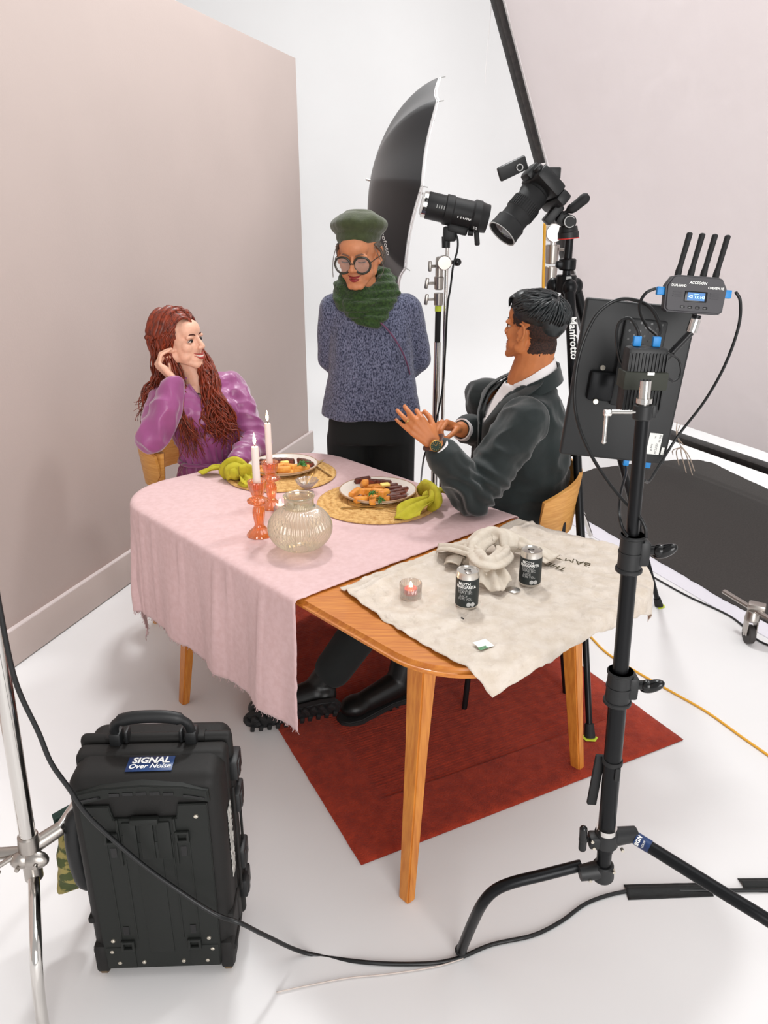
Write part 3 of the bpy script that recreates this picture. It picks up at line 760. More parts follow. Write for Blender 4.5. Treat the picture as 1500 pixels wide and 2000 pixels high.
tag(mb.build('twisted_napkin', BEIGE2, loc=g(945, 1095, .755), sharp=0), 'cream linen napkin twisted into a loose knot behind the drinks cans', 'napkin')
# ---------------------------------------------------------------- vase
vp = G(588, 1074, .7545); vp.z = .7545
mb = MB(Matrix.Translation(vp))
prof = []
for k in range(34):
    t = k / 33; a = -math.pi / 2 + math.pi * .83 * t; prof.append((.0905 * math.cos(a) if k else .026, .071 + .071 * math.sin(a)))
prof = [(.001, .001), (.026, .0005)] + prof[3:] + [(.043, .136), (.0415, .143), (.0415, .156), (.0435, .164), (.0455, .167), (.0440, .1685), (.0415, .164), (.0395, .156), (.0395, .144), (.046, .134)]
mb.lathe(prof, seg=216, caps=False, fn=lambda r, a, z: r * (1 + (.032 * math.cos(a * 44) if r > .042 and z < .137 else 0)))
tag(mb.build('ribbed_vase', VGLASS, loc=vp, sharp=0), 'round ribbed glass vase with short neck, pale sage, on the pink cloth', 'vase')
# ---------------------------------------------------------------- candlesticks and candles
WAX = mat('pale_candle_wax', (230, 214, 206), 0.45, sss=.2)
WAXG = mat('warm_wax_tip', (240, 190, 150), 0.45, sss=.2)
FLAME = mat('candle_flame', (255, 200, 120), .5, emit=(255, 214, 150), estr=14)
WICK = mat('burnt_wick', (40, 30, 26), .9)
def flame_obj(mb, c, h):
    prof = [(.0002, 0), (.0032, h * .15), (.0048, h * .33), (.0042, h * .5), (.0024, h * .75), (.0004, h)]
    mb.lathe(prof, Matrix.Translation(c), 14)
def candlestick(p, hs, labels, grp_i):
    p = V(p); mb = MB(Matrix.Translation(p)); H_ = hs
    pr = [(.001, 0), (.037, 0), (.038, .005), (.033, .012), (.030, .017), (.022, .022), (.016, .030), (.0125, .038), (.0145, .046), (.0165, .06), (.0185, .075), (.0165, .088), (.0125, .096), (.014, .101), (.026, .106), (.032, .110), (.031, .116), (.020, .121), (.0155, .127), (.0185, .134), (.024, .150), (.0265, .168), (.0275, .174), (.026, .176), (.0165, .168), (.0135, .150), (.012, .148), (.001, .148)]
    pr = [(r, z * H_ / .176) for r, z in pr]
    mb.lathe(pr, seg=72, caps=False, fn=lambda r, a, z: r * (1 + .085 * abs(math.cos(a * 5)) - .04))
    o = tag(mb.build('candlestick', OGLASS, loc=p, sharp=0), labels[0], 'candlestick', 'orange glass candlesticks')
    return o
def candle(p, h, r, label):
    p = V(p); root = thing('taper_candle', label, 'candle', p, 'lit taper candles')
    mb = MB(Matrix.Translation(p)); mb.lathe([(.001, 0), (r * .9, 0), (r, .008), (r * .97, h - .004), (r * .85, h), (.001, h - .002)], seg=28, caps=False); mb.build('wax', WAX, root)
    mb = MB(); mb.tube([p + V((0, 0, h - .003)), p + V((.0005, 0, h + .008))], .0009, 6); mb.build('wick', WICK, root)
    mb = MB(); flame_obj(mb, p + V((0, 0, h + .006)), .036); mb.build('flame', FLAME, root, sharp=0)
    d = bpy.data.lights.new('candle_light', 'POINT'); d.energy = .14; d.color = (1, .62, .3); d.shadow_soft_size = .012
    l = bpy.data.objects.new('candle_light', d); COL.objects.link(l); l.parent = root; l.location = (0, 0, h + .025)
s1 = G(508, 1046, .7545); s1.z = .7545
s2 = s1 + V((.003, .245, 0))
candlestick(s1, .176, ['orange pressed-glass candlestick nearer the camera beside the ribbed vase'], 0)
candlestick(s2, .160, ['orange pressed-glass candlestick further back beside the plate of the person in purple'], 1)
candle(s1 + V((0, 0, .151)), .128, .0112, 'lit pale pink taper candle in the nearer orange candlestick')
candle(s2 + V((0, 0, .137)), .150, .0105, 'lit pale pink taper candle in the orange candlestick further back')
# small glass bowl, tealight
bp_ = G(600, 962, .7545); bp_.z = .7545
root = thing('glass_salt_bowl', 'small cut-glass bowl of salt and pepper with a tiny spoon on the pink cloth', 'bowl', bp_)
mb = MB(Matrix.Translation(bp_)); mb.lathe([(.001, .003), (.022, .0), (.024, .003), (.010, .008), (.008, .014), (.020, .022), (.036, .038), (.040, .048), (.038, .048), (.033, .039), (.018, .025), (.001, .023)], seg=60, caps=False, fn=lambda r, a, z: r * (1 + (.06 * math.cos(a * 10) if z > .02 else .03 * math.cos(a * 10)))); mb.build('bowl_body', CGLASS, root, sharp=0)
mb = MB(Matrix.Translation(bp_)); mb.ell((0, 0, .0275), (.023, .023, .005)); mb.build('ground_pepper', mat('ground_pepper', (70, 62, 54), .9, col2=(180, 170, 160), vscale=200), root)
mb = MB(Matrix.Translation(bp_)); mb.tube([(.0, .0, .034), (.012, .01, .052), (.02, .016, .066)], .0012, 6); mb.ell((-.003, -.002, .033), (.007, .005, .002)); mb.build('spoon', GOLD, root)
def tealight(p, red, label, rr=.034, hh=.042):
    p = V(p); root = thing('glass_tealight', label, 'tealight', p, 'glass tealights')
    mb = MB(Matrix.Translation(p)); mb.lathe([(.001, .006), (rr * .9, .006), (rr * .9, hh), (rr, hh), (rr * .97, .002), (rr * .9, 0), (.001, 0)], seg=96, caps=False, fn=lambda r, a, z: r * (1 + (.03 * math.cos(a * 24) if r > rr * .92 else 0))); mb.build('glass_cup', CGLASS, root, sharp=0)
    mb = MB(Matrix.Translation(p)); mb.cyl((0, 0, .012), (0, 0, .026), rr * .62, seg=28); mb.build('wax', mat('red_wax', (206, 62, 48), .4) if red else WAX, root)
    mb = MB(); flame_obj(mb, p + V((0, 0, .028)), .018); mb.build('flame', FLAME, root, sharp=0)
    d = bpy.data.lights.new('candle_light', 'POINT'); d.energy = .08; d.color = (1, .6, .3); d.shadow_soft_size = .008
    l = bpy.data.objects.new('candle_light', d); COL.objects.link(l); l.parent = root; l.location = (0, 0, .036)
t1 = G(802, 1167, .758); tealight(t1, True, 'ribbed glass tealight with red wax on the natural linen', .0275, .042)
t2 = G(548, 1000, .7545); tealight(t2, False, 'small clear tealight half hidden behind the neck of the ribbed vase', .022, .018)
# ---------------------------------------------------------------- drinks cans
ALU = mat('brushed_aluminium', (210, 206, 200), 0.28, metal=.9)
CANB = mat('matt_black_label', (30, 36, 36), .5)
def can(p, label):
    p = V(p); root = thing('drinks_can', label, 'can', p, 'black cocktail cans'); R = .0285; H_ = .098
    mb = MB(Matrix.Translation(p)); mb.lathe([(.001, .004), (.020, .004), (.022, 0), (.0245, .001), (R - .0008, .007), (R - .0004, .010), (R - .0006, H_ - .012), (.0262, H_ - .003), (.0268, H_), (.0255, H_), (.0245, H_ - .004), (.001, H_ - .0045)], seg=48, caps=False); mb.build('can_body', ALU, root)
    mb = MB(Matrix.Translation(p)); mb.lathe([(R, .009), (R + .0001, .010), (R + .0001, H_ - .018), (R, H_ - .017)], seg=48, caps=False); mb.build('printed_sleeve', CANB, root)
    mb = MB(Matrix.Translation(p)); mb.lathe([(.0, 0), (.009, 0), (.010, .001), (.009, .0016), (0.0, .0016)], Matrix.Translation((0, -.004, H_ - .0045)) @ Matrix.Diagonal((.8, 1.2, 1, 1)), 20, caps=False)
    mb.build('pull_tab', STEEL, root)
    mb = MB(Matrix.Translation(p)); mb.lathe([(.0005, 0), (.0085, 0), (.0085, .0006), (.0005, .0006)], Matrix.Translation((0, .010, H_ - .0048)) @ Matrix.Diagonal((1, .8, 1, 1)), 20, caps=False); mb.build('opening', BLKG, root)
    yaw = -math.atan2(p.x, p.y)
    def T_(s, z, sz, m, ang=0.0, **k):
        a = yaw + ang; nrm = V((-math.sin(a) * -1 * -1, -math.cos(a), 0)); nrm = V((math.sin(a) * 1, -math.cos(a), 0)); xd = V((math.cos(a), math.sin(a), 0))
        text(s, sz, face_m(p + nrm * (R + .0004) + V((0, 0, z)), xd, (0, 0, 1)), m, root, bend=R, ext=.0002, **k)
    T_('MOTH', .068, .0105, WTXT, -.25, bold=.02); T_('MARGARITA', .060, .0105, WTXT, -.1, bold=.02, squash=.88)
    T_('TEQUILA', .0525, .0085, GTXT, -.25); T_('TRIPLE SEC', .0455, .0085, GTXT, -.18, squash=.9); T_('JUICE', .036, .0085, GTXT, -.3); T_('14.9% VOL.', .029, .0085, GTXT, -.15, squash=.9)
    a = yaw + .35; nrm = V((math.sin(a), -math.cos(a), 0)); xd = V((math.cos(a), math.sin(a), 0))
    mb = MB(face_m(p + nrm * (R - .0006) + V((0, 0, .017)), xd, (0, 0, 1)))
    mb.ell((-.0045, 0, 0), (.0062, .0062, .0012)); mb.ell((.0045, 0, 0), (.0062, .0062, .0010)); mb.build('emblem', GTXT, root)
can(G(911, 1183, .758), 'black drinks can nearer the camera on the natural linen')
can(G(1034, 1140, .758), 'black drinks can further back on the natural linen beside the folded napkin end')
p = G(1002, 1152, .762)
mb = MB(Matrix.Translation(p)); mb.lathe([(.001, .0035), (.013, .003), (.017, .0015), (.0185, .0), (.018, -.001), (.001, -.001)], seg=44, caps=False, fn=lambda r, a, z: r * (1 + (.04 * math.cos(a * 22) if r > .016 else 0)))
tag(mb.build('bottle_cap', ALU, loc=p, sharp=0), 'shiny metal bottle cap between the two cans on the linen', 'cap')
# ================================================================ people
def loft(mb, rings, seg=28, p=2.3):
    """rings: (centre, xdir, ydir, rx, ry)"""
    vs = []; fs = []
    for c, xd, yd, rx_, ry_ in rings:
        xd, yd = V(xd).normalized(), V(yd).normalized()
        for k in range(seg):
            a = 2 * math.pi * k / seg; ca, sa = math.cos(a), math.sin(a)
            vs.append(V(c) + xd * rx_ * math.copysign(abs(ca) ** (2 / p), ca) + yd * ry_ * math.copysign(abs(sa) ** (2 / p), sa))
    n = len(rings)
    for i in range(n - 1):
        for k in range(seg): fs.append((i * seg + k, i * seg + (k + 1) % seg, (i + 1) * seg + (k + 1) % seg, (i + 1) * seg + k))
    fs.append(tuple(range(seg))[::-1]); fs.append(tuple((n - 1) * seg + k for k in range(seg)))
    mb._add(vs, fs); return mb
def limb(mb, pts, rs, seg=16):
    for i in range(len(pts) - 1): mb.cap(pts[i], pts[i + 1], rs[i], rs[i + 1], seg)
    return mb
def hand(mb, o, y, z, side, curls, thumb=(0.5, 0.3), s=1.0, splay=1.0):
    o, y, z = V(o), V(y).normalized(), V(z).normalized(); z = (z - y * z.dot(y)).normalized()
    x = y.cross(z) * (1 if side == 'L' else -1)
    w = lambda a, b, c: o + (x * a + y * b + z * c) * s
    tips = []
    kn = ((.027, .088), (.0085, .093), (-.0105, .088), (-.027, .078)); ln = ((.043, .026, .021), (.047, .030, .022), (.043, .027, .021), (.033, .020, .019))
    rad = (.0090, .0092, .0086, .0076)
    for i in range(4):
        kx, ky = kn[i]
        mb.cap(w(kx * .45, .008, 0), w(kx, ky, 0.001), .0135 * s, rad[i] * 1.15 * s, 12)
        a = 0; p = w(kx, ky, 0.001); sp = (kx / .027) * .10 * splay
        for j in range(3):
            a += math.radians(curls[i][j]); d = (y * math.cos(a) - z * math.sin(a) + x * sp * math.cos(a)).normalized()
            q = p + d * ln[i][j] * s; r0 = rad[i] * (1 - .08 * j) * s; mb.cap(p, q, r0, r0 * .92, 12); p = q
        tips.append(p)
    mb.ell(w(.0, .05, -.006), (.030 * s, .030 * s, .012 * s), rot=Matrix((x, y, z)).transposed())
    t0 = w(.014, .014, -.006); t1 = w(.036, .045, -.016); mb.cap(t0, t1, .0145 * s, .0115 * s, 12)
    d = (y * .8 + x * thumb[0] - z * thumb[1]).normalized(); t2 = t1 + d * .031 * s; mb.cap(t1, t2, .0108 * s, .0095 * s, 12)
    d = (y * .95 + x * (thumb[0] - .35) - z * (thumb[1] + .1)).normalized(); t3 = t2 + d * .026 * s; mb.cap(t2, t3, .0095 * s, .008 * s, 12)
    return tips, w
def head_prims(mb, M_, s=1.0, fem=False):
    old = mb.xf; mb.xf = M_ @ Matrix.Scale(s, 4); j = .92 if fem else 1.0
    mb.ell((0, -.018, .036), (.074, .094, .080)); mb.ell((0, .022, -.022), (.061, .060, .074)); mb.ell((0, .045, .04), (.055, .048, .045))
    for sx in (-1, 1):
        mb.cap((sx * .054 * j, .004, -.058), (sx * .018, .064, -.098), .018 * j, .014, 12)
        mb.ell((sx * .034, .050, -.022), (.027, .024, .028)); mb.ell((sx * .036, .030, -.055), (.026, .032, .030))
        mb.ell((sx * .030, .072, .012), (.026, .012, .010))
        mb.cap((sx * .068, -.012, -.004), (sx * .052, .0, -.062), .014, .016, 10)
    mb.ell((0, .066, -.098), (.020 * j, .017, .015)); mb.ell((0, .055, -.075), (.036, .030, .030))
    mb.cap((0, .083, .010), (0, .101, -.030), .0075, .0098, 10)
    for sx in (-1, 1): mb.ell((sx * .0105, .092, -.034), (.008, .010, .0075))
    mb.xf = old
def ears(mb, M_, s=1.0):
    old = mb.xf; mb.xf = M_ @ Matrix.Scale(s, 4)
    for sx in (-1, 1):
        R_ = Euler((0.18, 0, sx * .28)).to_matrix()
        pts = []
        for k in range(13):
            a = math.radians(-60 + k * 25); pts.append(V((sx * .083, -.012 - .0155 * math.cos(a) * 1.0 + .004, -.004 + .027 * math.sin(a))))
        mb.tube([M for M in [V((sx * (.083 + .004 * math.sin(k / 12 * 3.1)), -.010 - .017 * math.cos(math.radians(-75 + k * 24)), .000 + .029 * math.sin(math.radians(-75 + k * 24)))) for k in range(9)]], .0042, 8)
        mb.ell((sx * .079, -.012, -.002), (.005, .014, .024)); mb.ell((sx * .080, -.002, -.026), (.005, .007, .009)); mb.ell((sx * .078, .002, -.004), (.006, .005, .008))
    mb.xf = old
def head_deform(M_, s=1.0):
    Mi = np.array((M_ @ Matrix.Scale(s, 4)).inverted()); fw = np.array(M_.to_3x3() @ V((0, 1, 0)))
    def f(co, no):
        L_ = co @ Mi[:3, :3].T + Mi[:3, 3]
        for sx in (-1, 1):
            d = ((L_[:, 0] - sx * .031) / .017) ** 2 + ((L_[:, 2] + .004) / .011) ** 2
            m_ = (L_[:, 1] > .03) * np.exp(-d) * .0085 * s
            co = co - m_[:, None] * fw
        d = (L_[:, 0] / .022) ** 2 + ((L_[:, 2] + .083) / .006) ** 2
        co = co - ((L_[:, 1] > .05) * np.exp(-d) * .003 * s)[:, None] * fw
        return co
    return f
def face_parts(M_, root, s, lip, smile=0.0, look=(0, 0), brow=(60, 30, 22), closed=False, teeth=False, browy=.0):
    mS = M_ @ Matrix.Scale(s, 4)
    for sx in (-1, 1):
        if not closed:
            mb = MB(mS); mb.ell((sx * .031, .0685, -.003), (.0132, .0115, .0060)); e = mb.build('eye', EYEW, root)
            mb = MB(mS); mb.ell((sx * .031 + look[0], .0765, -.003 + look[1]), (.0070, .0042, .0066)); mb.build('iris', EYEB, e)
        mb = MB(mS); zz = -.003 if not closed else -.008
        mb.tube([(sx * .031 + x * .001, .0785 - abs(x) * abs(x) * .00004, zz + (.0062 - x * x * .000034 * (1 if not closed else -1.2)) * (1 if not closed else .1)) for x in (-14, -9, -4, 0, 4, 9, 15)], .0016, 6); mb.build('eyelash_line', EYEB, root)
        mb = MB(mS); mb.tube([(sx * .012, .084, .017 + browy), (sx * .024, .0845, .0215 + browy), (sx * .036, .079, .0225 + browy), (sx * .047, .069, .017 + browy)], [.0022, .003, .0026, .0012], 8, flat=1.0)
        mb.build('eyebrow', mat('brow_hair', brow, .8), root)
    mb = MB(mS); w = .021 + smile * .006
    zt = lambda x: -.0665 + smile * .010 * (abs(x) / w) ** 2
    yt = lambda x: .0865 - .018 * (abs(x) / w) ** 2 * 1.0
    X = [(-1 + 2 * k / 12) * w for k in range(13)]
    up = [.0006 + .0038 * (1 - (abs(x) / w) ** 2) for x in X]
    mb.tube([(x, yt(x), zt(x) + .003 + (.003 * smile)) for x in X], up, 8)
    mb.tube([(x, yt(x) - .001, zt(x) - .0035 - .004 * smile * (1 - (x / w) ** 2)) for x in X], [u * 1.25 for u in up], 8)
    mb.build('lips', lip, root, sharp=0)
    if teeth:
        mb = MB(mS); mb.tube([(x * .78, yt(x * .78) - .0005, zt(x * .78) - .0002) for x in X], [.0006 + .0030 * (1 - (abs(x) / w) ** 2) for x in X], 8); mb.build('teeth', TOOTH, root)
def cutmesh(o, fn):
    me = o.data; off = np.array(OFF[o.name]); bm = bmesh.new(); bm.from_mesh(me)
    c = np.array([f.calc_center_median() for f in bm.faces]) + off
    nn = np.array([f.normal[:] for f in bm.faces])
    k = fn(c, nn); bmesh.ops.delete(bm, geom=[f for f, q in zip(bm.faces, k) if q], context='FACES')
    bm.to_mesh(me); bm.free()
    m_ = o.modifiers.new('hem', 'SOLIDIFY'); m_.thickness = .003; m_.offset = -1
# ---------------------------------------------------------------- standing person
KNIT = mat('blue_marl_knit', (112, 116, 140), 0.95, col2=(28, 34, 58), vscale=230, bump=0.7, bscale=150, stretch=(1, 1, .55), sheen=.2, bdist=.004, contrast=(.36, .62))
CORD = mat('black_corduroy', (16, 20, 20), 0.9, sheen=.05)
BERET = mat('olive_felt', (60, 68, 38), 0.95, bump=.4, bscale=160, sheen=.3, bdist=.003, var=.25, vscale=60)
SCARF = mat('forest_green_knit', (48, 74, 28), 0.95, bump=.9, bscale=130, sheen=.2, bdist=.005, col2=(24, 44, 16), vscale=110)
GREYH = mat('dark_grey_hair', (64, 56, 50), 0.6, col2=(120, 110, 100), vscale=90, stretch=(4, 4, .5))
BOOT = mat('black_boot_leather', (16, 17, 17), 0.4, spec=.4)
def standing():
    root = thing('person', 'standing person in green beret, green scarf, round glasses and blue marl jumper, hands behind back', 'person', (-.06, 3.12, 0))
    HM = frame((-.095, 3.02, 1.528), (-.22, -.92, -.20), (-.06, -.25, .95)); s = .99
    mb = MB(); head_prims(mb, HM, s, True); ears(mb, HM, s)
    limb(mb, [(-.09, 3.045, 1.47), (-.065, 3.10, 1.36)], [.05, .052])
    loft(mb, [((-.055, 3.12, .84), (1, 0, 0), (0, 1, 0), .15, .11), ((-.055, 3.12, 1.02), (1, 0, 0), (0, 1, 0), .125, .09), ((-.055, 3.11, 1.25), (1, 0, 0), (0, 1, 0), .14, .09), ((-.055, 3.10, 1.36), (1, 0, 0), (0, 1, 0), .12, .06)])
    limb(mb, [(-.20, 3.12, 1.34), (-.225, 3.17, 1.11), (-.10, 3.26, .99)], [.04, .036, .026]); limb(mb, [(.09, 3.12, 1.34), (.14, 3.19, 1.10), (.0, 3.28, .98)], [.04, .036, .026])
    hand(mb, (-.10, 3.26, .985), (.9, .05, -.3), (0, 1, .1), 'R', [(20, 30, 20)] * 4, s=.88); hand(mb, (.0, 3.29, .975), (-.9, .05, -.3), (0, 1, .1), 'L', [(20, 30, 20)] * 4, s=.88)
    limb(mb, [(-.14, 3.12, .86), (-.15, 3.11, .47), (-.16, 3.14, .09)], [.085, .055, .04]); limb(mb, [(.03, 3.12, .86), (.04, 3.11, .47), (.05, 3.14, .09)], [.085, .055, .04])
    blob(mb, .0036, 3, 'body', SKINO, root, deform=head_deform(HM, s))
    face_parts(HM, root, s, LIPD, .6, (0, -.003), (120, 90, 76), closed=True)
    # jumper
    mb = MB(); cx, cy = -.052, 3.12
    R_ = [(.90, .205, .15), (.93, .203, .148), (1.0, .188, .138), (1.1, .172, .128), (1.2, .168, .12), (1.29, .168, .112), (1.345, .150, .095), (1.385, .110, .075), (1.41, .07, .06)]
    loft(mb, [((cx - .012 * (1.2 - z), cy - .02 * (z - 1), z), (1, 0, 0), (0, 1, 0), a, b) for z, a, b in R_], p=2.2)
    limb(mb, [(-.195, 3.11, 1.325), (-.222, 3.16, 1.12), (-.12, 3.25, .995)], [.060, .050, .045]); limb(mb, [(.09, 3.11, 1.325), (.138, 3.17, 1.12), (.02, 3.27, .99)], [.060, .055, .046])
    def df(co, no):
        w = np.clip((1.35 - co[:, 2]) / .4, 0, 1)
        n1 = nzv(co, (9, 9, 3.2)); n2 = nzv(co, (22, 22, 9), 4)
        return co + no * (.012 * n1 * w + .005 * n2)[:, None]
    o = blob(mb, .007, 5, 'jumper', KNIT, root, deform=df)
    # trousers
    mb = MB(); loft(mb, [((-.057, 3.12, z), (1, 0, 0), (0, 1, 0), a, b) for z, a, b in ((.98, .14, .105), (.88, .172, .125), (.80, .178, .125))])
    limb(mb, [(-.145, 3.12, .80), (-.15, 3.11, .45), (-.155, 3.12, .10)], [.095, .082, .078]); limb(mb, [(.035, 3.12, .80), (.045, 3.11, .45), (.05, 3.12, .10)], [.095, .082, .078])
    blob(mb, .009, 4, 'trousers', CORD, root)
    for sx in (-.158, .05):
        mb = MB(); limb(mb, [(sx, 3.13, .13), (sx, 3.13, .06), (sx - .01, 3.02, .045)], [.045, .048, .042]); mb.box((sx - .004, 3.075, .014), (.085, .22, .028), bevel=.012); blob(mb, .005, 3, 'boot', BOOT, root)
    # beret
    mb = MB(HM @ Matrix.Scale(s, 4)); mb.ell((.0, -.035, .098), (.108, .112, .050), rot=Euler((.30, 0.02, 0)).to_matrix()); mb.ell((0, -.022, .062), (.083, .102, .045), rot=Euler((.12, 0, 0)).to_matrix())
    mb.ell((0, -.055, .135), (.06, .06, .02), rot=Euler((.3, 0, 0)).to_matrix())
    blob(mb, .005, 5, 'beret', BERET, root, deform=lambda co, no: co + no * (.006 * nzv(co, (18, 18, 18)))[:, None])
    mb = MB(HM @ Matrix.Scale(s, 4)); 
    for sx in (-1, 1):
        for k in range(5): mb.tube(bez([(sx * .070, .02 - k * .012, .045), (sx * .084, -.01 - k * .012, .01), (sx * .082, -.03 - k * .01, -.03), (sx * .072, -.05 - k * .012, -.05)], 6), .006, 7, flat=.6)
        mb.tube(bez([(sx * .072, .035, .04), (sx * .088, .03, 0), (sx * (.094 + .01 * (sx < 0)), .035, -.04), (sx * .09, .05, -.07)], 6), .0014, 5)
    mb.ell((0, -.06, -.0), (.078, .065, .075)); mb.ell((.03, -.10, -.04), (.05, .04, .04))
    mb.build('hair', GREYH, root, sharp=0)
    # round glasses
    RIM = mat('dark_olive_rim', (46, 44, 34), .25)
    mb = MB(HM @ Matrix.Scale(s, 4))
    for sx in (-1, 1): 
        pts = [(sx * .0365 + .0305 * math.cos(a), .094 - .003 * abs(math.cos(a)) - .006 * (sx * math.cos(a) > 0) * abs(math.cos(a)), -.014 + .0295 * math.sin(a)) for a in [2 * math.pi * k / 28 for k in range(29)]]
        mb.tube(pts, .0042, 8); mb.tube([(sx * .066, .088, -.006), (sx * .078, .04, -.002), (sx * .084, -.02, -.004)], .0018, 6)
    mb.tube([(-.007, .098, -.009), (0, .101, -.007), (.007, .098, -.009)], .0026, 8)
    gl = mb.build('glasses', RIM, root, sharp=0)
    mb = MB(HM @ Matrix.Scale(s, 4))
    for sx in (-1, 1): mb.cyl((sx * .0365, .0925, -.014), (sx * .0365, .0935, -.014), .028, seg=28)
    mb.build('lenses', thin_glass('spectacle_lens', (250, 248, 246), .05, .05), gl)
    # scarf: wound cowl with a drooping front
    mb = MB(); cxs, cys = -.070, 3.085
    for i, (z0, rx_, ry_, r, drop, ph) in enumerate(((1.435, .070, .070, .028, .050, 0), (1.415, .086, .084, .030, .075, .3), (1.39, .094, .090, .027, .095, -.3), (1.385, .096, .092, .024, .07, .8))):
        pts = []
        for k in range(33):
            a = 2 * math.pi * k / 32 + ph; front = max(0, -math.sin(a)) ** 1.6
            pts.append((cxs + rx_ * math.cos(a) + .01 * math.sin(a + i), cys + ry_ * math.sin(a), z0 - drop * front + .034 * max(0, math.sin(a)) + .008 * math.sin(3 * a + i)))
        mb.tube(pts, [r * (1 + .18 * math.sin(k * .9 + i)) for k in range(33)], 12, caps=True, flat=.8)
    loft(mb, [((-.085, 3.005, 1.375), (1, 0, 0), (0, 1, .0), .070, .024), ((-.098, 2.99, 1.34), (1, 0, 0), (0, 1, 0), .056, .022), ((-.108, 2.99, 1.312), (1, 0, 0), (0, 1, 0), .03, .018), ((-.115, 2.995, 1.292), (1, 0, 0), (0, 1, 0), .010, .010)])
    def sdf(co, no):
        a = np.arctan2(co[:, 1] - cys, co[:, 0] - cxs)
        return co + no * (.006 * nzv(co, (14, 14, 34)) + .0035 * np.sin(co[:, 2] * 210 + a * 2 + 6 * nzv(co, 7)))[:, None]
    blob(mb, .0045, 3, 'scarf', SCARF, root, deform=sdf)
    mb = MB(); pts = [D(x, y, yy) for x, y, yy in ((712, 600, 3.0), (735, 622, 2.985), (758, 645, 2.98), (775, 668, 2.982), (788, 692, 2.995), (798, 720, 3.03), (803, 745, 3.08))]
    mb.tube(bez(pts, 6), .0045, 8, flat=.7); mb.build('bag_strap', mat('plum_cord', (98, 56, 84), .7), root)
standing()
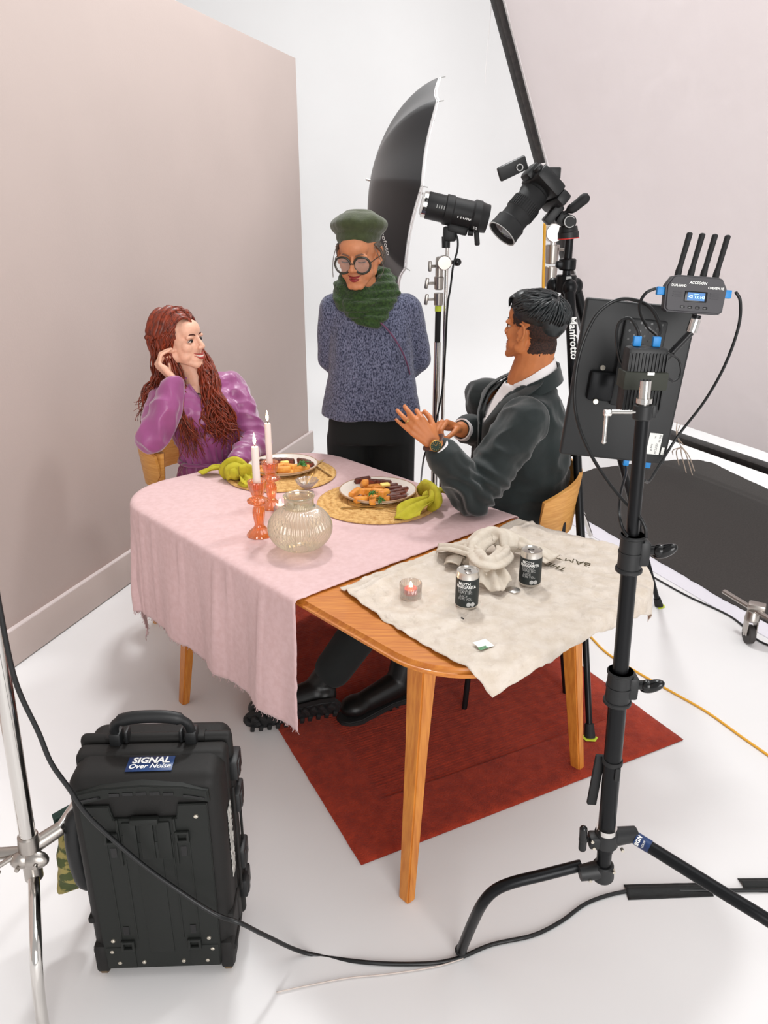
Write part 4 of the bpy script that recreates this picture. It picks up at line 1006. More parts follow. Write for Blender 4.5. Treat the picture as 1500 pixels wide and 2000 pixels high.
# ---------------------------------------------------------------- seated person in purple satin
SATIN = mat('purple_satin', (158, 78, 134), 0.36, sheen=.5, spec=.55, var=.18, vscale=9)
AUB = mat('auburn_hair', (150, 58, 28), 0.40, col2=(62, 20, 10), vscale=40, stretch=(3, 3, .6), spec=.5, contrast=(.3, .7))
def purple():
    root = thing('person', 'seated person with long wavy auburn hair in purple satin blouse, hand raised to ear', 'person', (-.74, 3.12, 0))
    hc = V((-.795, 3.065, 1.205)); HM = frame(hc, (.90, -.37, .16), (-.26, .08, .95)); s = .97
    f = V((.67, -.74, 0)).normalized(); r = V((-f.y * -1, f.x * -1, 0)); r = f.cross(V((0, 0, 1))).normalized()   # r = her right
    mb = MB(); head_prims(mb, HM, s, True)
    limb(mb, [hc + V((.0, .01, -.05)), (-.755, 3.08, 1.075), (-.745, 3.09, 1.03)], [.046, .045, .06])
    ch = V((-.725, 3.09, .93))
    loft(mb, [((-.73, 3.12, .50), r, f, .16, .11), ((-.71, 3.10, .72), r, f, .115, .08), (ch, r, f, .135, .085), ((-.74, 3.09, 1.0), r, f, .135, .07), ((-.745, 3.09, 1.04), r, f, .10, .05)])
    mb.ell(ch + f * .02 + V((0, 0, .02)), (.08, .07, .08))
    SR, SL = V((-.865, 3.02, .985)), V((-.628, 3.165, 1.005)); ER, EL = V((-.89, 2.885, .865)), V((-.525, 3.06, .80)); WR, WL = V((-.805, 2.935, 1.07)), V((-.56, 2.87, .775))
    limb(mb, [SR, ER, WR], [.038, .034, .022]); limb(mb, [SL, EL, WL], [.038, .034, .022])
    hand(mb, WR + V((.005, .0, .01)), (-.66, .16, .62), (-.62, -.5, -.55), 'R', [(72, 50, 15), (66, 44, 15), (60, 42, 15), (54, 38, 15)], (.2, .8), s=.95)
    hand(mb, WL, (.35, -.8, -.3), (0, 0, 1), 'L', [(20, 25, 15)] * 4, s=.86)
    for sg, hp in ((-1, .09), (1, -.09)):
        h0 = V((-.73, 3.12, .50)) + r * hp; k0 = h0 + f * .40 + V((0, 0, .0)); a0 = k0 + V((-.02, .02, -.42)); limb(mb, [h0, k0, a0], [.08, .058, .04])
    blob(mb, .0036, 3, 'body', SKINF, root, deform=head_deform(HM, s))
    face_parts(HM, root, s, LIP, 1.0, (.001, .001), (74, 34, 24), teeth=True)
    # blouse
    mb = MB()
    loft(mb, [((-.73, 3.12, .50), r, f, .185, .14), ((-.72, 3.11, .62), r, f, .165, .125), ((-.712, 3.10, .715), r, f, .128, .098), ((-.715, 3.10, .80), r, f, .145, .105), (ch, r, f, .158, .108), ((-.74, 3.09, 1.0), r, f, .15, .085), ((-.75, 3.09, 1.045), r, f, .09, .06)])
    mb.ell(ch + f * .055 + r * .055 + V((0, 0, -.01)), .062); mb.ell(ch + f * .055 - r * .055 + V((0, 0, -.01)), .062)
    limb(mb, [SR, SR.lerp(ER, .5) + V((0, 0, .0)), ER, ER.lerp(WR, .55) + V((.01, -.005, 0)), WR + V((.0, 0, -.005))], [.060, .062, .058, .056, .036])
    limb(mb, [SL, SL.lerp(EL, .5) + V((.0, 0, .0)), EL, EL.lerp(WL, .6), WL], [.058, .058, .056, .048, .036])
    def df(co, no):
        n1 = nzv(co + .02 * no, (11, 11, 7)); n2 = 1 - np.abs(nzv(co, (13, 19, 15), 3)) * 2.4
        wz = np.exp(-((co[:, 2] - .74) / .07) ** 2)
        g = np.arctan2((co[:, 1] - 3.1), (co[:, 0] + .71))
        return co + no * (.008 * n1 + .009 * np.clip(n2, -.5, 1) + .005 * wz * np.sin(g * 26 + co[:, 2] * 30))[:, None]
    limb(mb, [V((-.748, 3.09, 1.035)), SL + V((0, 0, .0))], [.050, .052]); limb(mb, [V((-.752, 3.088, 1.03)), SR], [.050, .052])
    o = blob(mb, .0055, 4, 'blouse', SATIN, root, deform=df)
    zb = .855
    def vcut(c, n):
        rel = c - np.array(ch); x = rel @ np.array(r); y = rel @ np.array(f); t = (c[:, 2] - zb) / (1.03 - zb)
        return (y > .0) & (t > 0) & (np.abs(x - .026) < .004 + .050 * t) & (c[:, 2] < 1.12)
    cutmesh(o, vcut)
    # neckline facing, buttons, belt
    mb = MB()
    sideV = []
    for sg in (-1, 1):
        pts = []
        for k in range(12):
            t = k / 11; z = zb + (1.045 - zb) * t; x = .026 + sg * (.004 + .052 * t)
            yy = .128 - .055 * t - .10 * max(0, t - .55) ; pts.append(ch + r * x + f * yy + V((0, 0, z - ch.z)))
        mb.tube(pts, [.007 + .004 * math.sin(math.pi * k / 11) for k in range(12)], 8, flat=1.0)
    mb.build('neckline', SATIN, root, sharp=0)
    mb = MB(); pts = []
    for k in range(37):
        a = 2 * math.pi * k / 36; pts.append(V((-.712, 3.10, .722)) + r * .140 * math.cos(a) + f * .110 * math.sin(a))
    mb.tube(pts, .013, 8, flat=.55); mb.ell(V((-.712, 3.10, .722)) + f * .118 + r * .02, (.02, .02, .014)); mb.tube(bez([V((-.712, 3.10, .722)) + f * .12 + r * .03, V((-.70, 3.08, .69)) + f * .135 + r * .05, V((-.70, 3.08, .65)) + f * .13 + r * .06]), .009, 8, flat=.6)
    mb.build('waist_sash', SATIN, root, sharp=0)
    for k in range(5):
        z = .835 - k * .026; p = ch + f * (.138 - .012 * k) + r * (-.012 - .002 * k) + V((0, 0, z - ch.z))
        mb = MB(); mb.ell(p, (.0065, .0065, .0065), seg=10, rings=8); mb.build('button', SATIN, root)
    # necklace
    NK = mat('dark_bead', (44, 30, 30), .25)
    mb = MB(); pp = []
    for k in range(15):
        t = -1 + 2 * k / 14; p = V((-.745, 3.09, 1.035)) + r * .062 * math.sin(t * 1.3) + f * (.075 * math.cos(t * 1.2) + .012) + V((0, 0, -.035 * math.cos(t * 1.3) + .0)); pp.append(p)
    mb.tube(pp, .0010, 5)
    for p in pp[3:12]: mb.ell(p, .0042, seg=8, rings=6)
    mb.build('necklace', NK, root)
    # hair
    mb = MB(); rnd = random.Random(5); mS = HM @ Matrix.Scale(s, 4)
    def strand(side, y0, ends, wav, r0, ysw, zlift=0):
        P_ = []; jit = rnd.uniform(.985, 1.03)
        for k in range(7):
            ph = math.radians(4 + 96 * k / 6); yy = y0 * (1 - k / 6 * .3) - ysw * (k / 6)
            q = math.sqrt(max(.10, 1 - ((yy + .026) / .112) ** 2)); 
            P_.append(mS @ V((side * .090 * math.sin(ph) * q * jit + .006 * (1 - k / 6), yy, .036 + .099 * q * jit * math.cos(ph))))
        e = V(ends[-1]); mids = [V(x) for x in ends[:-1]]
        path = bez(P_ + mids + [e], 6); n = len(path); ph0 = rnd.choice((.2, 1.9, 3.4, 4.9)) + rnd.uniform(-.35, .35)
        out = []
        for i, p in enumerate(path):
            t = max(0, (i / n - .35) / .65); a = wav * 1.35 * t
            out.append(p + V((math.sin(t * 15 + ph0) * a, math.cos(t * 13 + ph0) * a * .8, math.cos(t * 15 + ph0) * a * .4)))
        rs = [r0 * (1 - .0) * (1 - max(0, (i / n - .75) / .25) * .8) for i in range(n)]
        mb.tube(out, rs, 6, flat=.65)
    def U(a, b): return rnd.uniform(a, b)
    # her right side (image left): behind the raised hand and over the shoulder
    for k in range(120):
        y0 = U(-.095, .070); t = (y0 + .095) / .165
        ex = U(-.965, -.86) ; ez = U(.86, .98)
        strand(1, y0, [(U(-.90, -.86) , U(3.02, 3.09), U(1.06, 1.12)), (ex * .5 + -.90 * .5, U(3.0, 3.08), U(.98, 1.04)), (ex, U(2.97, 3.05), ez)], .017, U(.004, .0065), .03 + .045 * t)
    for k in range(46):   # hair sweeping over the temple and ear
        strand(1, U(.045, .080), [(U(-.875, -.85), U(3.0, 3.03), U(1.10, 1.13)), (U(-.91, -.87), U(3.0, 3.06), U(.97, 1.03))], .008, U(.004, .006), U(.025, .05))
    for k in range(70):   # right side, in front of the chest between arm and neck
        y0 = U(-.02, .068)
        strand(1, y0, [(U(-.83, -.80), U(2.99, 3.02), U(1.05, 1.10)), (U(-.81, -.76), U(2.94, 2.98), U(.93, .98)), (U(-.80, -.70), U(2.90, 2.94), U(.76, .86))], .014, U(.004, .0065), .055)
    for k in range(130):   # left side, falling over the chest
        y0 = U(-.06, .074); 
        strand(-1, y0, [(U(-.735, -.70), U(3.04, 3.10), U(1.09, 1.14)), (U(-.70, -.655), U(2.99, 3.04), U(1.0, 1.05)), (U(-.70, -.60), U(2.945, 2.99), U(.90, .95)), (U(-.68, -.57), U(2.93, 2.98), U(.80, .90))], .018, U(.004, .0065), .035)
    for k in range(40):
        strand(rnd.choice((-1, 1)), U(-.10, -.04), [(U(-.86, -.76), U(3.12, 3.16), U(1.05, 1.1)), (U(-.90, -.74), U(3.14, 3.2), U(.90, 1.0))], .012, .008, .02)
    for side, y0, e_ in ((1, -.05, [(-.885, 3.06, 1.09), (-.90, 3.04, 1.0), (-.91, 3.02, .93)]), (1, .0, [(-.875, 3.04, 1.09), (-.90, 3.02, 1.0), (-.92, 3.0, .92)]), (1, .03, [(-.82, 3.01, 1.07), (-.79, 2.96, .96), (-.75, 2.92, .84)]),
            (-1, .02, [(-.72, 3.07, 1.11), (-.68, 3.01, 1.02), (-.655, 2.965, .92), (-.64, 2.95, .85)]), (-1, .05, [(-.72, 3.06, 1.11), (-.69, 3.01, 1.02), (-.68, 2.965, .93), (-.66, 2.95, .85)]), (-1, -.02, [(-.71, 3.09, 1.11), (-.665, 3.03, 1.02), (-.625, 2.975, .92), (-.61, 2.955, .86)])):
        strand(side, y0, e_, .012, .019, .05)
    mb.xf = mS; mb.ell((.0, -.028, .040), (.080, .096, .083)); mb.ell((0, -.05, -.02), (.07, .07, .08)); mb.xf = Matrix()
    mb.build('hair', AUB, root, sharp=0)
purple()
# ---------------------------------------------------------------- seated person in velvet jacket
VELV = mat('teal_black_velvet', (19, 31, 31), 0.8, sheen=.3, var=.35, vscale=7, bump=.25, bscale=14, bdist=.01)
SHIRT = mat('white_shirt_cotton', (232, 228, 228), .7)
HAIRB = mat('black_hair', (18, 20, 22), .38, spec=.55, col2=(34, 40, 42), vscale=60, stretch=(1, 1, 1))
FADE = mat('close_cropped_scalp', (64, 38, 28), .8, col2=(28, 20, 18), vscale=200, contrast=(.4, .6))
WARM = mat('tan_skin', (198, 122, 72), 0.5, var=0.14, vscale=26, sss=.08, bump=.08, bscale=220, bdist=.002)
def velvet():
    root = thing('person', 'seated person in dark velvet jacket, white shirt and wristwatch, elbow on the table', 'person', (.47, 2.66, 0))
    hc = V((.490, 2.60, 1.312)); HM = frame(hc, (-.70, .69, .16), (0, 0, 1)); s = .98
    f = V((-.975, -.22, 0)).normalized(); r = f.cross(V((0, 0, 1))).normalized()
    SL, SR = V((.455, 2.45, 1.045)), V((.375, 2.795, 1.045)); ELc, WLc = V((.288, 2.335, .822)), V((.162, 2.305, .995)); ERc, WRc = V((.40, 2.80, .90)), V((.268, 2.63, .965))
    mb = MB(); head_prims(mb, HM, s, False); ears(mb, HM, s)
    nb = V((.490, 2.625, 1.135)); limb(mb, [hc + V((.022, -.005, -.045)), V((.500, 2.61, 1.20)), nb], [.062, .063, .070])
    loft(mb, [((.48, 2.66, .50), r, f, .16, .12), ((.475, 2.66, .75), r, f, .15, .11), ((.47, 2.64, 1.0), r, f, .16, .10), ((.48, 2.63, 1.10), r, f, .12, .07)])
    limb(mb, [SL, ELc, WLc], [.05, .042, .028]); limb(mb, [SR, ERc, WRc], [.05, .042, .028])
    tips, wL = hand(mb, WLc + V((-.006, -.002, .008)), (-.66, .0, .70), (.02, -1, .12), 'L', [(58, 72, 30), (36, 36, 20), (24, 30, 18), (16, 26, 16)], (.35, .7), s=.98, splay=1.5)
    hand(mb, WRc + V((-.008, -.006, .004)), (-.62, -.45, .30), (.1, .45, .85), 'R', [(55, 60, 30), (60, 60, 30), (62, 60, 30), (65, 60, 30)], (.2, .75), s=.98)
    kn = [V((.14, 2.44, .53)), V((.12, 2.62, .53))]; 
    A1, A2, K1, K2 = G(618, 1352, .125), V((.055, 2.40, .082)), V((.06, 2.40, .51)), V((.17, 2.52, .49))
    # legs stretched forward under the table
    limb(mb, [(.46, 2.58, .50), K1, A1], [.09, .062, .038]); limb(mb, [(.46, 2.73, .50), K2, A2], [.09, .062, .038])
    Mi = np.array((HM @ Matrix.Scale(s, 4)).inverted())
    def mf(c):
        L_ = c @ Mi[:3, :3].T + Mi[:3, 3]; x, y, z = L_[:, 0], L_[:, 1], L_[:, 2]
        nz_ = nzv(c, 160) * .008
        m_ = (z > .0) & (y < .055) | ((y < -.022) & (z > -.055 - .6 * (y + .022))) 
        m_ = ((y + nz_ < .050) & (z > .012 + nz_)) | ((y + nz_ < -.032) & (z > -.070 + nz_ - .15 * (y + .03)))
        m_ &= (z > -.11) & (np.abs(x) < .12) & ~((np.abs(np.abs(x) - .083) < .012) & (np.abs(y + .010) < .024) & (z < .034))
        return m_.astype(int)
    blob(mb, .0036, 3, 'body', WARM, root, deform=head_deform(HM, s), mats=[FADE], matfn=mf)
    face_parts(HM, root, s, mat('tan_lips', (160, 84, 64), .5), .3, (0, 0), (20, 16, 14))
    # shirt and collar
    mb = MB(); loft(mb, [((.478, 2.66, .55), r, f, .165, .135), ((.47, 2.66, .8), r, f, .165, .135), ((.47, 2.64, 1.0), r, f, .175, .124), ((.485, 2.63, 1.09), r, f, .12, .085), ((.490, 2.627, 1.13), r, f, .078, .075)])
    blob(mb, .007, 3, 'shirt', SHIRT, root)
    mb = MB()
    def collar(u, v):
        a = math.radians(-158 + 316 * u) ; R1 = .073 + .016 * v
        c = nb + V((.008, -.004, .055 - .012)) ; back = 1 - math.cos(a)
        d = -f * math.cos(a) + r * math.sin(a); d = -d if False else d
        tip = abs(u - .5) * 2
        h = .040 + .012 * math.cos(a)
        return c + V((d.x * R1, d.y * R1, 0)) + V((0, 0, (1 - v) * h - .030 + .020 * math.cos(a) - .055 * max(0, tip - .55) - .035 * v * max(0, tip - .6)))
    mb.grid(collar, 40, 6, thick=.003); mb.build('shirt_collar', SHIRT, root)
    # jacket
    mb = MB()
    loft(mb, [((.40, 2.64, .46), r, f, .17, .12), ((.42, 2.64, .62), r, f, .175, .13), ((.455, 2.65, .70), r, f, .19, .165), ((.485, 2.66, .80), r, f, .190, .160), ((.485, 2.645, .92), r, f, .190, .148), ((.480, 2.635, 1.02), r, f, .180, .128), ((.485, 2.63, 1.085), r, f, .145, .100), ((.493, 2.628, 1.13), r, f, .088, .080)], p=2.4)
    limb(mb, [SL + V((0, 0, -.01)), SL.lerp(ELc, .5), ELc, ELc.lerp(WLc, .55), WLc + V((.022, .004, -.030))], [.078, .072, .064, .056, .048])
    limb(mb, [SR + V((0, 0, -.01)), SR.lerp(ERc, .5), ERc, WRc + V((.035, .04, -.012))], [.078, .066, .058, .046])
    def jd(co, no):
        n1 = nzv(co, (9, 9, 9)); n2 = 1 - np.abs(nzv(co, (10, 16, 14), 8)) * 2.2
        e = np.array(ELc); d = np.linalg.norm(co - e, axis=1); we = np.exp(-(d / .12) ** 2)
        ax = (co - e) @ np.array((V(SL) - V(ELc)).normalized())
        return co + no * (.007 * n1 + .010 * np.clip(n2, -.5, 1) + .009 * we * np.sin(ax * 150 + 5 * nzv(co, 12)))[:, None]
    o = blob(mb, .006, 3, 'jacket', VELV, root, deform=jd)
    zb = .99
    def vc(c, n):
        rel = c - np.array((.485, 2.635, 0)); x = rel @ np.array(r); y = rel @ np.array(f); t = (c[:, 2] - zb) / (1.12 - zb)
        return (y > .02) & (t > 0) & (np.abs(x) < .006 + .070 * np.clip(t, 0, 2) ** .8) & (c[:, 2] < 1.2) & (n @ np.array(f) > -.2) & (np.linalg.norm(c - np.array(ELc), axis=1) > .12)
    cutmesh(o, vc)
    for sg in (1, -1):
        mb = MB()
        def lap(u, v):
            z = 1.165 - .30 * u; t = max(0, (z - zb) / (1.12 - zb))
            x0 = .010 + .078 * max(0, t) ** .8 if z < 1.12 else .088 - (z - 1.12) * .5
            wd = .050 * math.sin(math.pi * min(1, .18 + u * .85)) + .012 + (.022 * math.exp(-((u - .30) / .05) ** 2) * (v > .5))
            yy = .142 - .072 * min(1.2, t) ** 1.6 - (.022 * v)
            if z > 1.10: yy -= (z - 1.10) * .9
            base = V((.485, 2.635, 0)) + r * sg * (x0 + wd * v) + f * (yy + .012 + .006 * math.sin(math.pi * v))
            return V((base.x, base.y, z))
        mb.grid(lap, 30, 7, thick=.004); mb.build('lapel', VELV, root)
    mb = MB()
    def jc(u, v):
        a = math.radians(-120 + 240 * u); R1 = .088 + .016 * v; c = nb + V((.010, -.003, 0))
        d = -f * math.cos(a) + r * math.sin(a)
        return c + V((d.x * R1, d.y * R1, .042 + .020 * math.cos(a) - .050 * v - .028 * (abs(u - .5) * 2) ** 2))
    mb.grid(jc, 36, 6, thick=.005); mb.build('jacket_collar', VELV, root)
    mb = MB(); pk = V((.46, 2.64, 0)) - r * .115 + f * .128; pk.z = .955; mb.box(pk, (.012, .085, .008), rot=Matrix.Rotation(.15, 3, 'X'), bevel=.003); mb.build('breast_pocket', VELV, root)
    for W_, E_, k in ((WLc, ELc, 0), (WRc, ERc, 1)):
        d = (W_ - E_).normalized(); c = W_ - d * .012
        mb = MB(); mb.lathe([(.034, 0), (.040, 0), (.0385, .026), (.034, .026)], Matrix.Translation(c - d * .016) @ orient(d), 28, caps=False, closed=True); mb.build('shirt_cuff', SHIRT, root)
    # watch on the near wrist
    d = (WLc - ELc).normalized(); cW = WLc + V((-.002, -.001, .004)) + d * .014; back = V((.02, -1, .12)); back = (back - d * back.dot(d)).normalized(); sd = d.cross(back)
    mb = MB(); pts = [cW + back * .030 * math.cos(a) + sd * .031 * math.sin(a) for a in [2 * math.pi * k / 28 for k in range(29)]]
    mb.tube(pts, .0085, 8, flat=.25, up=d); wt = mb.build('watch_strap', mat('brown_leather_strap', (70, 40, 28), .5), root)
    mW = face_m(cW + back * .0305, sd, d)
    mb = MB(mW); mb.lathe([(.001, -.002), (.0185, -.002), (.0195, .002), (.0185, .0065), (.0165, .0075), (.0160, .0062), (.001, .0062)], seg=32, caps=False); mb.box((.0205, 0, .002), (.004, .004, .004), bevel=.001)
    for sy in (-1, 1):
        pass
    wc = mb.build('watch_case', GOLD, root)
    mb = MB(mW); mb.cyl((0, 0, .006), (0, 0, .0068), .0158, seg=28); mb.build('watch_dial', mat('dark_green_dial', (24, 52, 44), .25), wc)
    mb = MB(mW)
    for k in range(12):
        a = k * math.pi / 6; mb.box((.0125 * math.cos(a), .0125 * math.sin(a), .0071), (.0035, .0011, .0005), rot=Matrix.Rotation(a, 3, 'Z'))
    mb.box((.004, .002, .0074), (.009, .0011, .0004), rot=Matrix.Rotation(.5, 3, 'Z')); mb.box((-.001, .006, .0076), (.012, .001, .0004), rot=Matrix.Rotation(1.8, 3, 'Z')); mb.build('watch_hands', GOLD, wc)
    mb = MB(); ctr = wL(-.0115, .112, -.004); dd = (wL(-.012, .128, -.008) - wL(-.0105, .09, 0)).normalized()
    mb.lathe([(.0088, -.0018), (.0100, -.0018), (.0100, .0018), (.0088, .0018)], Matrix.Translation(ctr) @ orient(dd), 24, caps=False, closed=True); mb.build('ring', GOLD, root)
    # hair: swept cap with a forward fringe
    mS = HM @ Matrix.Scale(s, 4)
    mb = MB(mS); mb.ell((0, -.020, .062), (.082, .100, .069)); mb.ell((0, .040, .085), (.062, .052, .040)); mb.ell((0, -.072, .045), (.062, .045, .058))
    rnd = random.Random(3)
    def onc(th, ph, j): return V((.0845 * math.sin(ph) * math.cos(th) * j, -.020 + .1025 * math.sin(ph) * math.sin(th) * j, .062 + .0715 * math.cos(ph) * j))
    for k in range(520):
        th = rnd.uniform(0, 6.283); ph = math.acos(rnd.uniform(.12, 1)) ; j = rnd.uniform(.985, 1.02)
        p0 = onc(th, ph, j); crown = V((0, -.075, .12))
        dv = (p0 - crown); dv = dv.normalized() * .045 + (V((0, .02, 0)) if p0.y > -.04 else V((0, 0, -.012)))
        pts = [p0]
        for t in (.5, 1.0):
            q = p0 + dv * t; q2 = V((q.x / .0845, (q.y + .020) / .1025, (q.z - .062) / .0715)); q2 = q2 / max(q2.length, .01) * (j + .012 * math.sin(t * 3.14))
            pts.append(V((q2.x * .0845, q2.y * .1025 - .020, q2.z * .0715 + .062)))
        mb.tube(bez(pts, 3), [.0014, .0032, .0036, .0036, .0032, .0022, .0008], 5)
    for k in range(70):
        x0 = rnd.uniform(-.058, .058); y0 = .052 + .018 * math.sqrt(max(0, 1 - (x0 / .07) ** 2)); z0 = .112 - abs(x0) * .3
        mb.tube(bez([(x0 * .9, y0 - .02, z0), (x0, y0 + .012, z0 - .004), (x0 * 1.05, y0 + .020 - abs(x0) * .2, z0 - rnd.uniform(.022, .040))], 3), [.003, .0036, .0036, .0032, .0026, .0018, .0006], 5)
    mb.build('hair', HAIRB, root, sharp=0)
    # trousers and boots
    mb = MB(); limb(mb, [(.46, 2.57, .52), K1, A1 + (K1 - A1).normalized() * .10], [.105, .078, .066]); limb(mb, [(.46, 2.74, .52), K2, A2 + (K2 - A2).normalized() * .12], [.105, .078, .070])
    blob(mb, .009, 4, 'trousers', CORD, root)
    # boot with its lug sole turned to the camera, and a flat one
    def boot(ank, toe, solen, knee):
        ank, toe = V(ank), V(toe); d = (toe - ank); d = d.normalized(); n_ = V(solen); n_ = (n_ - d * n_.dot(d)).normalized(); s_ = d.cross(n_)
        mS_ = Matrix((s_, d, -n_)).transposed().to_4x4(); mS_.translation = ank
        mb = MB(mS_); iv = mS_.inverted(); kd = (iv.to_3x3() @ (V(knee) - ank)).normalized(); mb.cap((0, 0, .01), kd * .15, .047, .054); mb.cap((0, .0, .0), (0, .15, -.022), .050, .040); mb.ell((0, .185, -.020), (.050, .058, .036)); mb.ell((0, -.025, -.01), (.040, .045, .045))
        b = blob(mb, .005, 4, 'boot', BOOT, root)
        o_ = [(.036, -.07), (.042, -.02), (.034, .05), (.044, .13), (.052, .19), (.040, .235), (.015, .255), (-.015, .255), (-.040, .235), (-.052, .19), (-.044, .13), (-.034, .05), (-.042, -.02), (-.036, -.07), (0, -.082)]
        mb = MB(mS_); mb.prism(o_, -.072, -.050, bevel=.004)
        for k in range(11):
            y = -.055 + k * .029
            w_ = .036 + .012 * math.sin(max(0, (y - .03)) / .22 * math.pi)
            for sg in (-1, 1): mb.box((sg * (w_ - .010), y, -.078), (.026, .015, .014), bevel=.003, rot=Matrix.Rotation(sg * .35, 3, 'Z'))
            if k % 2: mb.box((0, y, -.077), (.020, .016, .010), bevel=.003)
        mb.build('lug_sole', BLKR, b)
    boot(A1, G(466, 1380, .07), (-.22, -.82, -.48), K1)
    boot(A2, A2 + V((-.155, -.10, -.007)), (0, 0, -1), K2)
velvet()
# ================================================================ equipment
def rotm(origin, rz=0.0, rx=0.0, ry=0.0):
    m = Euler((rx, ry, rz)).to_matrix().to_4x4(); m.translation = V(origin); return m
# ---------------------------------------------------------------- rolling case
CO = V((-.512, 1.424, 0)); MC = rotm(CO, .040)
CS = thing('equipment_case', 'upright black wheeled hard equipment case with blue sticker, carry handle and ribbed base', 'case', CO)
mb = MB(MC); mb.box((0, -.045, .300), (.322, .135, .515), bevel=.032, seg=5)
mb.box((0, -.012, .300), (.328, .05, .522), bevel=.014, seg=3)
for sx in (-1, 1):
    for sz in (.065, .16): mb.box((sx * .155, -.05, sz), (.02, .11, .018), bevel=.006)
mb.box((0, -.075, .52), (.30, .05, .035), bevel=.012); mb.build('case_body', CASEM, CS)
mb = MB(MC); mb.box((0, .060, .300), (.318, .090, .510), bevel=.030, seg=5); mb.box((0, .030, .300), (.338, .028, .536), bevel=.012, seg=3)
for x in (-.09, .09): mb.box((x, .030, .562), (.04, .034, .016), bevel=.004)
mb.build('lid', CASEM, CS)
mb = MB(MC)
o_ = [(-.128, .030), (.128, .030), (.132, .10), (.134, .455), (.134, .497), (.072, .497), (.066, .462), (-.066, .462), (-.072, .497), (-.134, .497), (-.134, .455), (-.132, .10)]
mb.prism(o_, .112, .121, Matrix(((1, 0, 0, 0), (0, 0, -1, 0), (0, 1, 0, 0), (0, 0, 0, 1))), bevel=.002)
for x in (-.088, -.052, .052, .088): mb.box((x, -.1215, .27), (.003, .002, .30), bevel=.001)
mb.box((0, -.1215, .24), (.055, .002, .32), bevel=.001)
for x in (-.095, .095): mb.box((x, -.121, .066), (.066, .004, .062), bevel=.002)
mb.build('base_plate', CASEP, CS)
mb = MB(MC)
for x in (-.036, 0, .036): mb.box((x, -.1205, .405), (.030, .010, .100), bevel=.003)
for x in (-.060, .060): mb.box((x, -.119, .40), (.006, .012, .125), bevel=.002)
mb.box((0, -.126, .462), (.060, .016, .016), bevel=.004); mb.build('pull_handle_cover', CASEP, CS)
mb = MB(MC)
pts = [(-.140, .500), (-.090, .512), (-.045, .524), (.045, .524), (.090, .512), (.140, .500), (.138, .530), (.085, .543), (.0, .549), (-.085, .543), (-.138, .530)]
mb.prism(pts, .092, .122, Matrix(((1, 0, 0, 0), (0, 0, -1, 0), (0, 1, 0, 0), (0, 0, 0, 1))), bevel=.003); ph = mb.build('extending_handle', CASEP, CS)
mb = MB(MC)
for k in range(5): mb.box((-.056 + .028 * k, -.1225, .530 - .0006 * (k - 2) ** 2), (.021, .002, .008))
for sx in (-1, 1): mb.box((sx * .108, -.1225, .518), (.045, .002, .005), rot=Matrix.Rotation(sx * .22, 3, 'Y'))
mb.build('grip_slots', BLKG, ph)
for (x, z) in ((-.075, .415), (.075, .415), (-.075, .105), (.075, .105)):
    mb = MB(MC); 
    for a, b, c, d in ((0, .011, .030, .007), (0, -.011, .030, .007), (.012, 0, .007, .030), (-.012, 0, .007, .030)): mb.box((x + a, -.1245, z + b), (c, .010, d), bevel=.003)
    mb.build('stacking_foot', CASEP, CS)
    mb = MB(MC); zz = z - .042 if z > .2 else z + .042; mb.box((x, -.1213, zz), (.013, .002, .026)); mb.build('moulded_slot', BLKG, CS)
for (x, z) in ((-.108, .466), (.108, .466), (-.108, .118), (.108, .118), (-.114, .085), (.114, .085), (-.100, .050), (-.045, .050), (.045, .050), (.100, .050)):
    mb = MB(MC); mb.cyl((x, -.1205, z), (x, -.1235, z), .0052, .0045, 14); mb.ell((x, -.1235, z), (.003, .001, .003)); mb.build('screw', SCREW, CS)
for sx in (-1, 1):
    mb = MB(MC); mb.box((sx * .143, -.085, .055), (.034, .07, .085), bevel=.012); hs = mb.build('wheel_housing', CASEM, CS)
    mb = MB(MC); mb.cyl((sx * .143 - .009, -.095, .024), (sx * .143 + .009, -.095, .024), .024, seg=24, bevel=.003); mb.build('wheel', mat('worn_brown_wheel', (96, 78, 56), .6), hs)
mb = MB(MC)
hp = bez([(-.082, .012, .555), (-.084, .006, .590), (-.076, -.0, .618), (-.045, -.002, .632), (0, -.002, .635), (.045, -.002, .632), (.076, -.0, .618), (.084, .006, .590), (.082, .012, .555)], 4)
mb.tube(hp, [.0085] * 10 + [.0125] * 13 + [.0085] * (len(hp) - 23), 12, flat=1.25); 
for sx in (-1, 1): mb.box((sx * .083, .014, .572), (.026, .036, .038), bevel=.005); mb.box((sx * .060, .018, .575), (.008, .030, .030), bevel=.003)
mb.build('carry_handle', BLKP, CS)
mb = MB(MC); mb.tube(bez([(-.165, -.03, .40), (-.186, -.035, .385), (-.192, -.04, .30), (-.186, -.035, .215), (-.165, -.03, .20)], 5), [.010] + [.018] * 19 + [.010], 12, flat=1.2); mb.build('side_handle', BLKP, CS)
for z in (.48, .39, .22, .13):
    mb = MB(MC); mb.box((.170, .030, z), (.022, .062, .052), bevel=.005); mb.box((.178, .018, z), (.012, .022, .038), bevel=.003); mb.box((.166, .058, z + .012), (.016, .020, .012), bevel=.002); mb.build('latch', BLKP, CS)
mb = MB(MC)
for y in (-.015, .05): mb.box((.170, y, .30), (.006, .008, .30), bevel=.002)
mb.build('side_rail', CASEM, CS)
mb = MB(MC)
def torn(u, v):
    y = -.062 + .042 * u + .004 * noise.noise(V((u * 5, v * 30, 0))); z = .235 + .19 * v
    return (.1635 + .002 * noise.noise(V((u * 20, v * 60, 2))), y, z)
mb.grid(torn, 8, 60, thick=.001); mb.build('torn_white_label', mat('torn_white_label', (206, 204, 198), .7, col2=(120, 120, 116), vscale=90), CS)
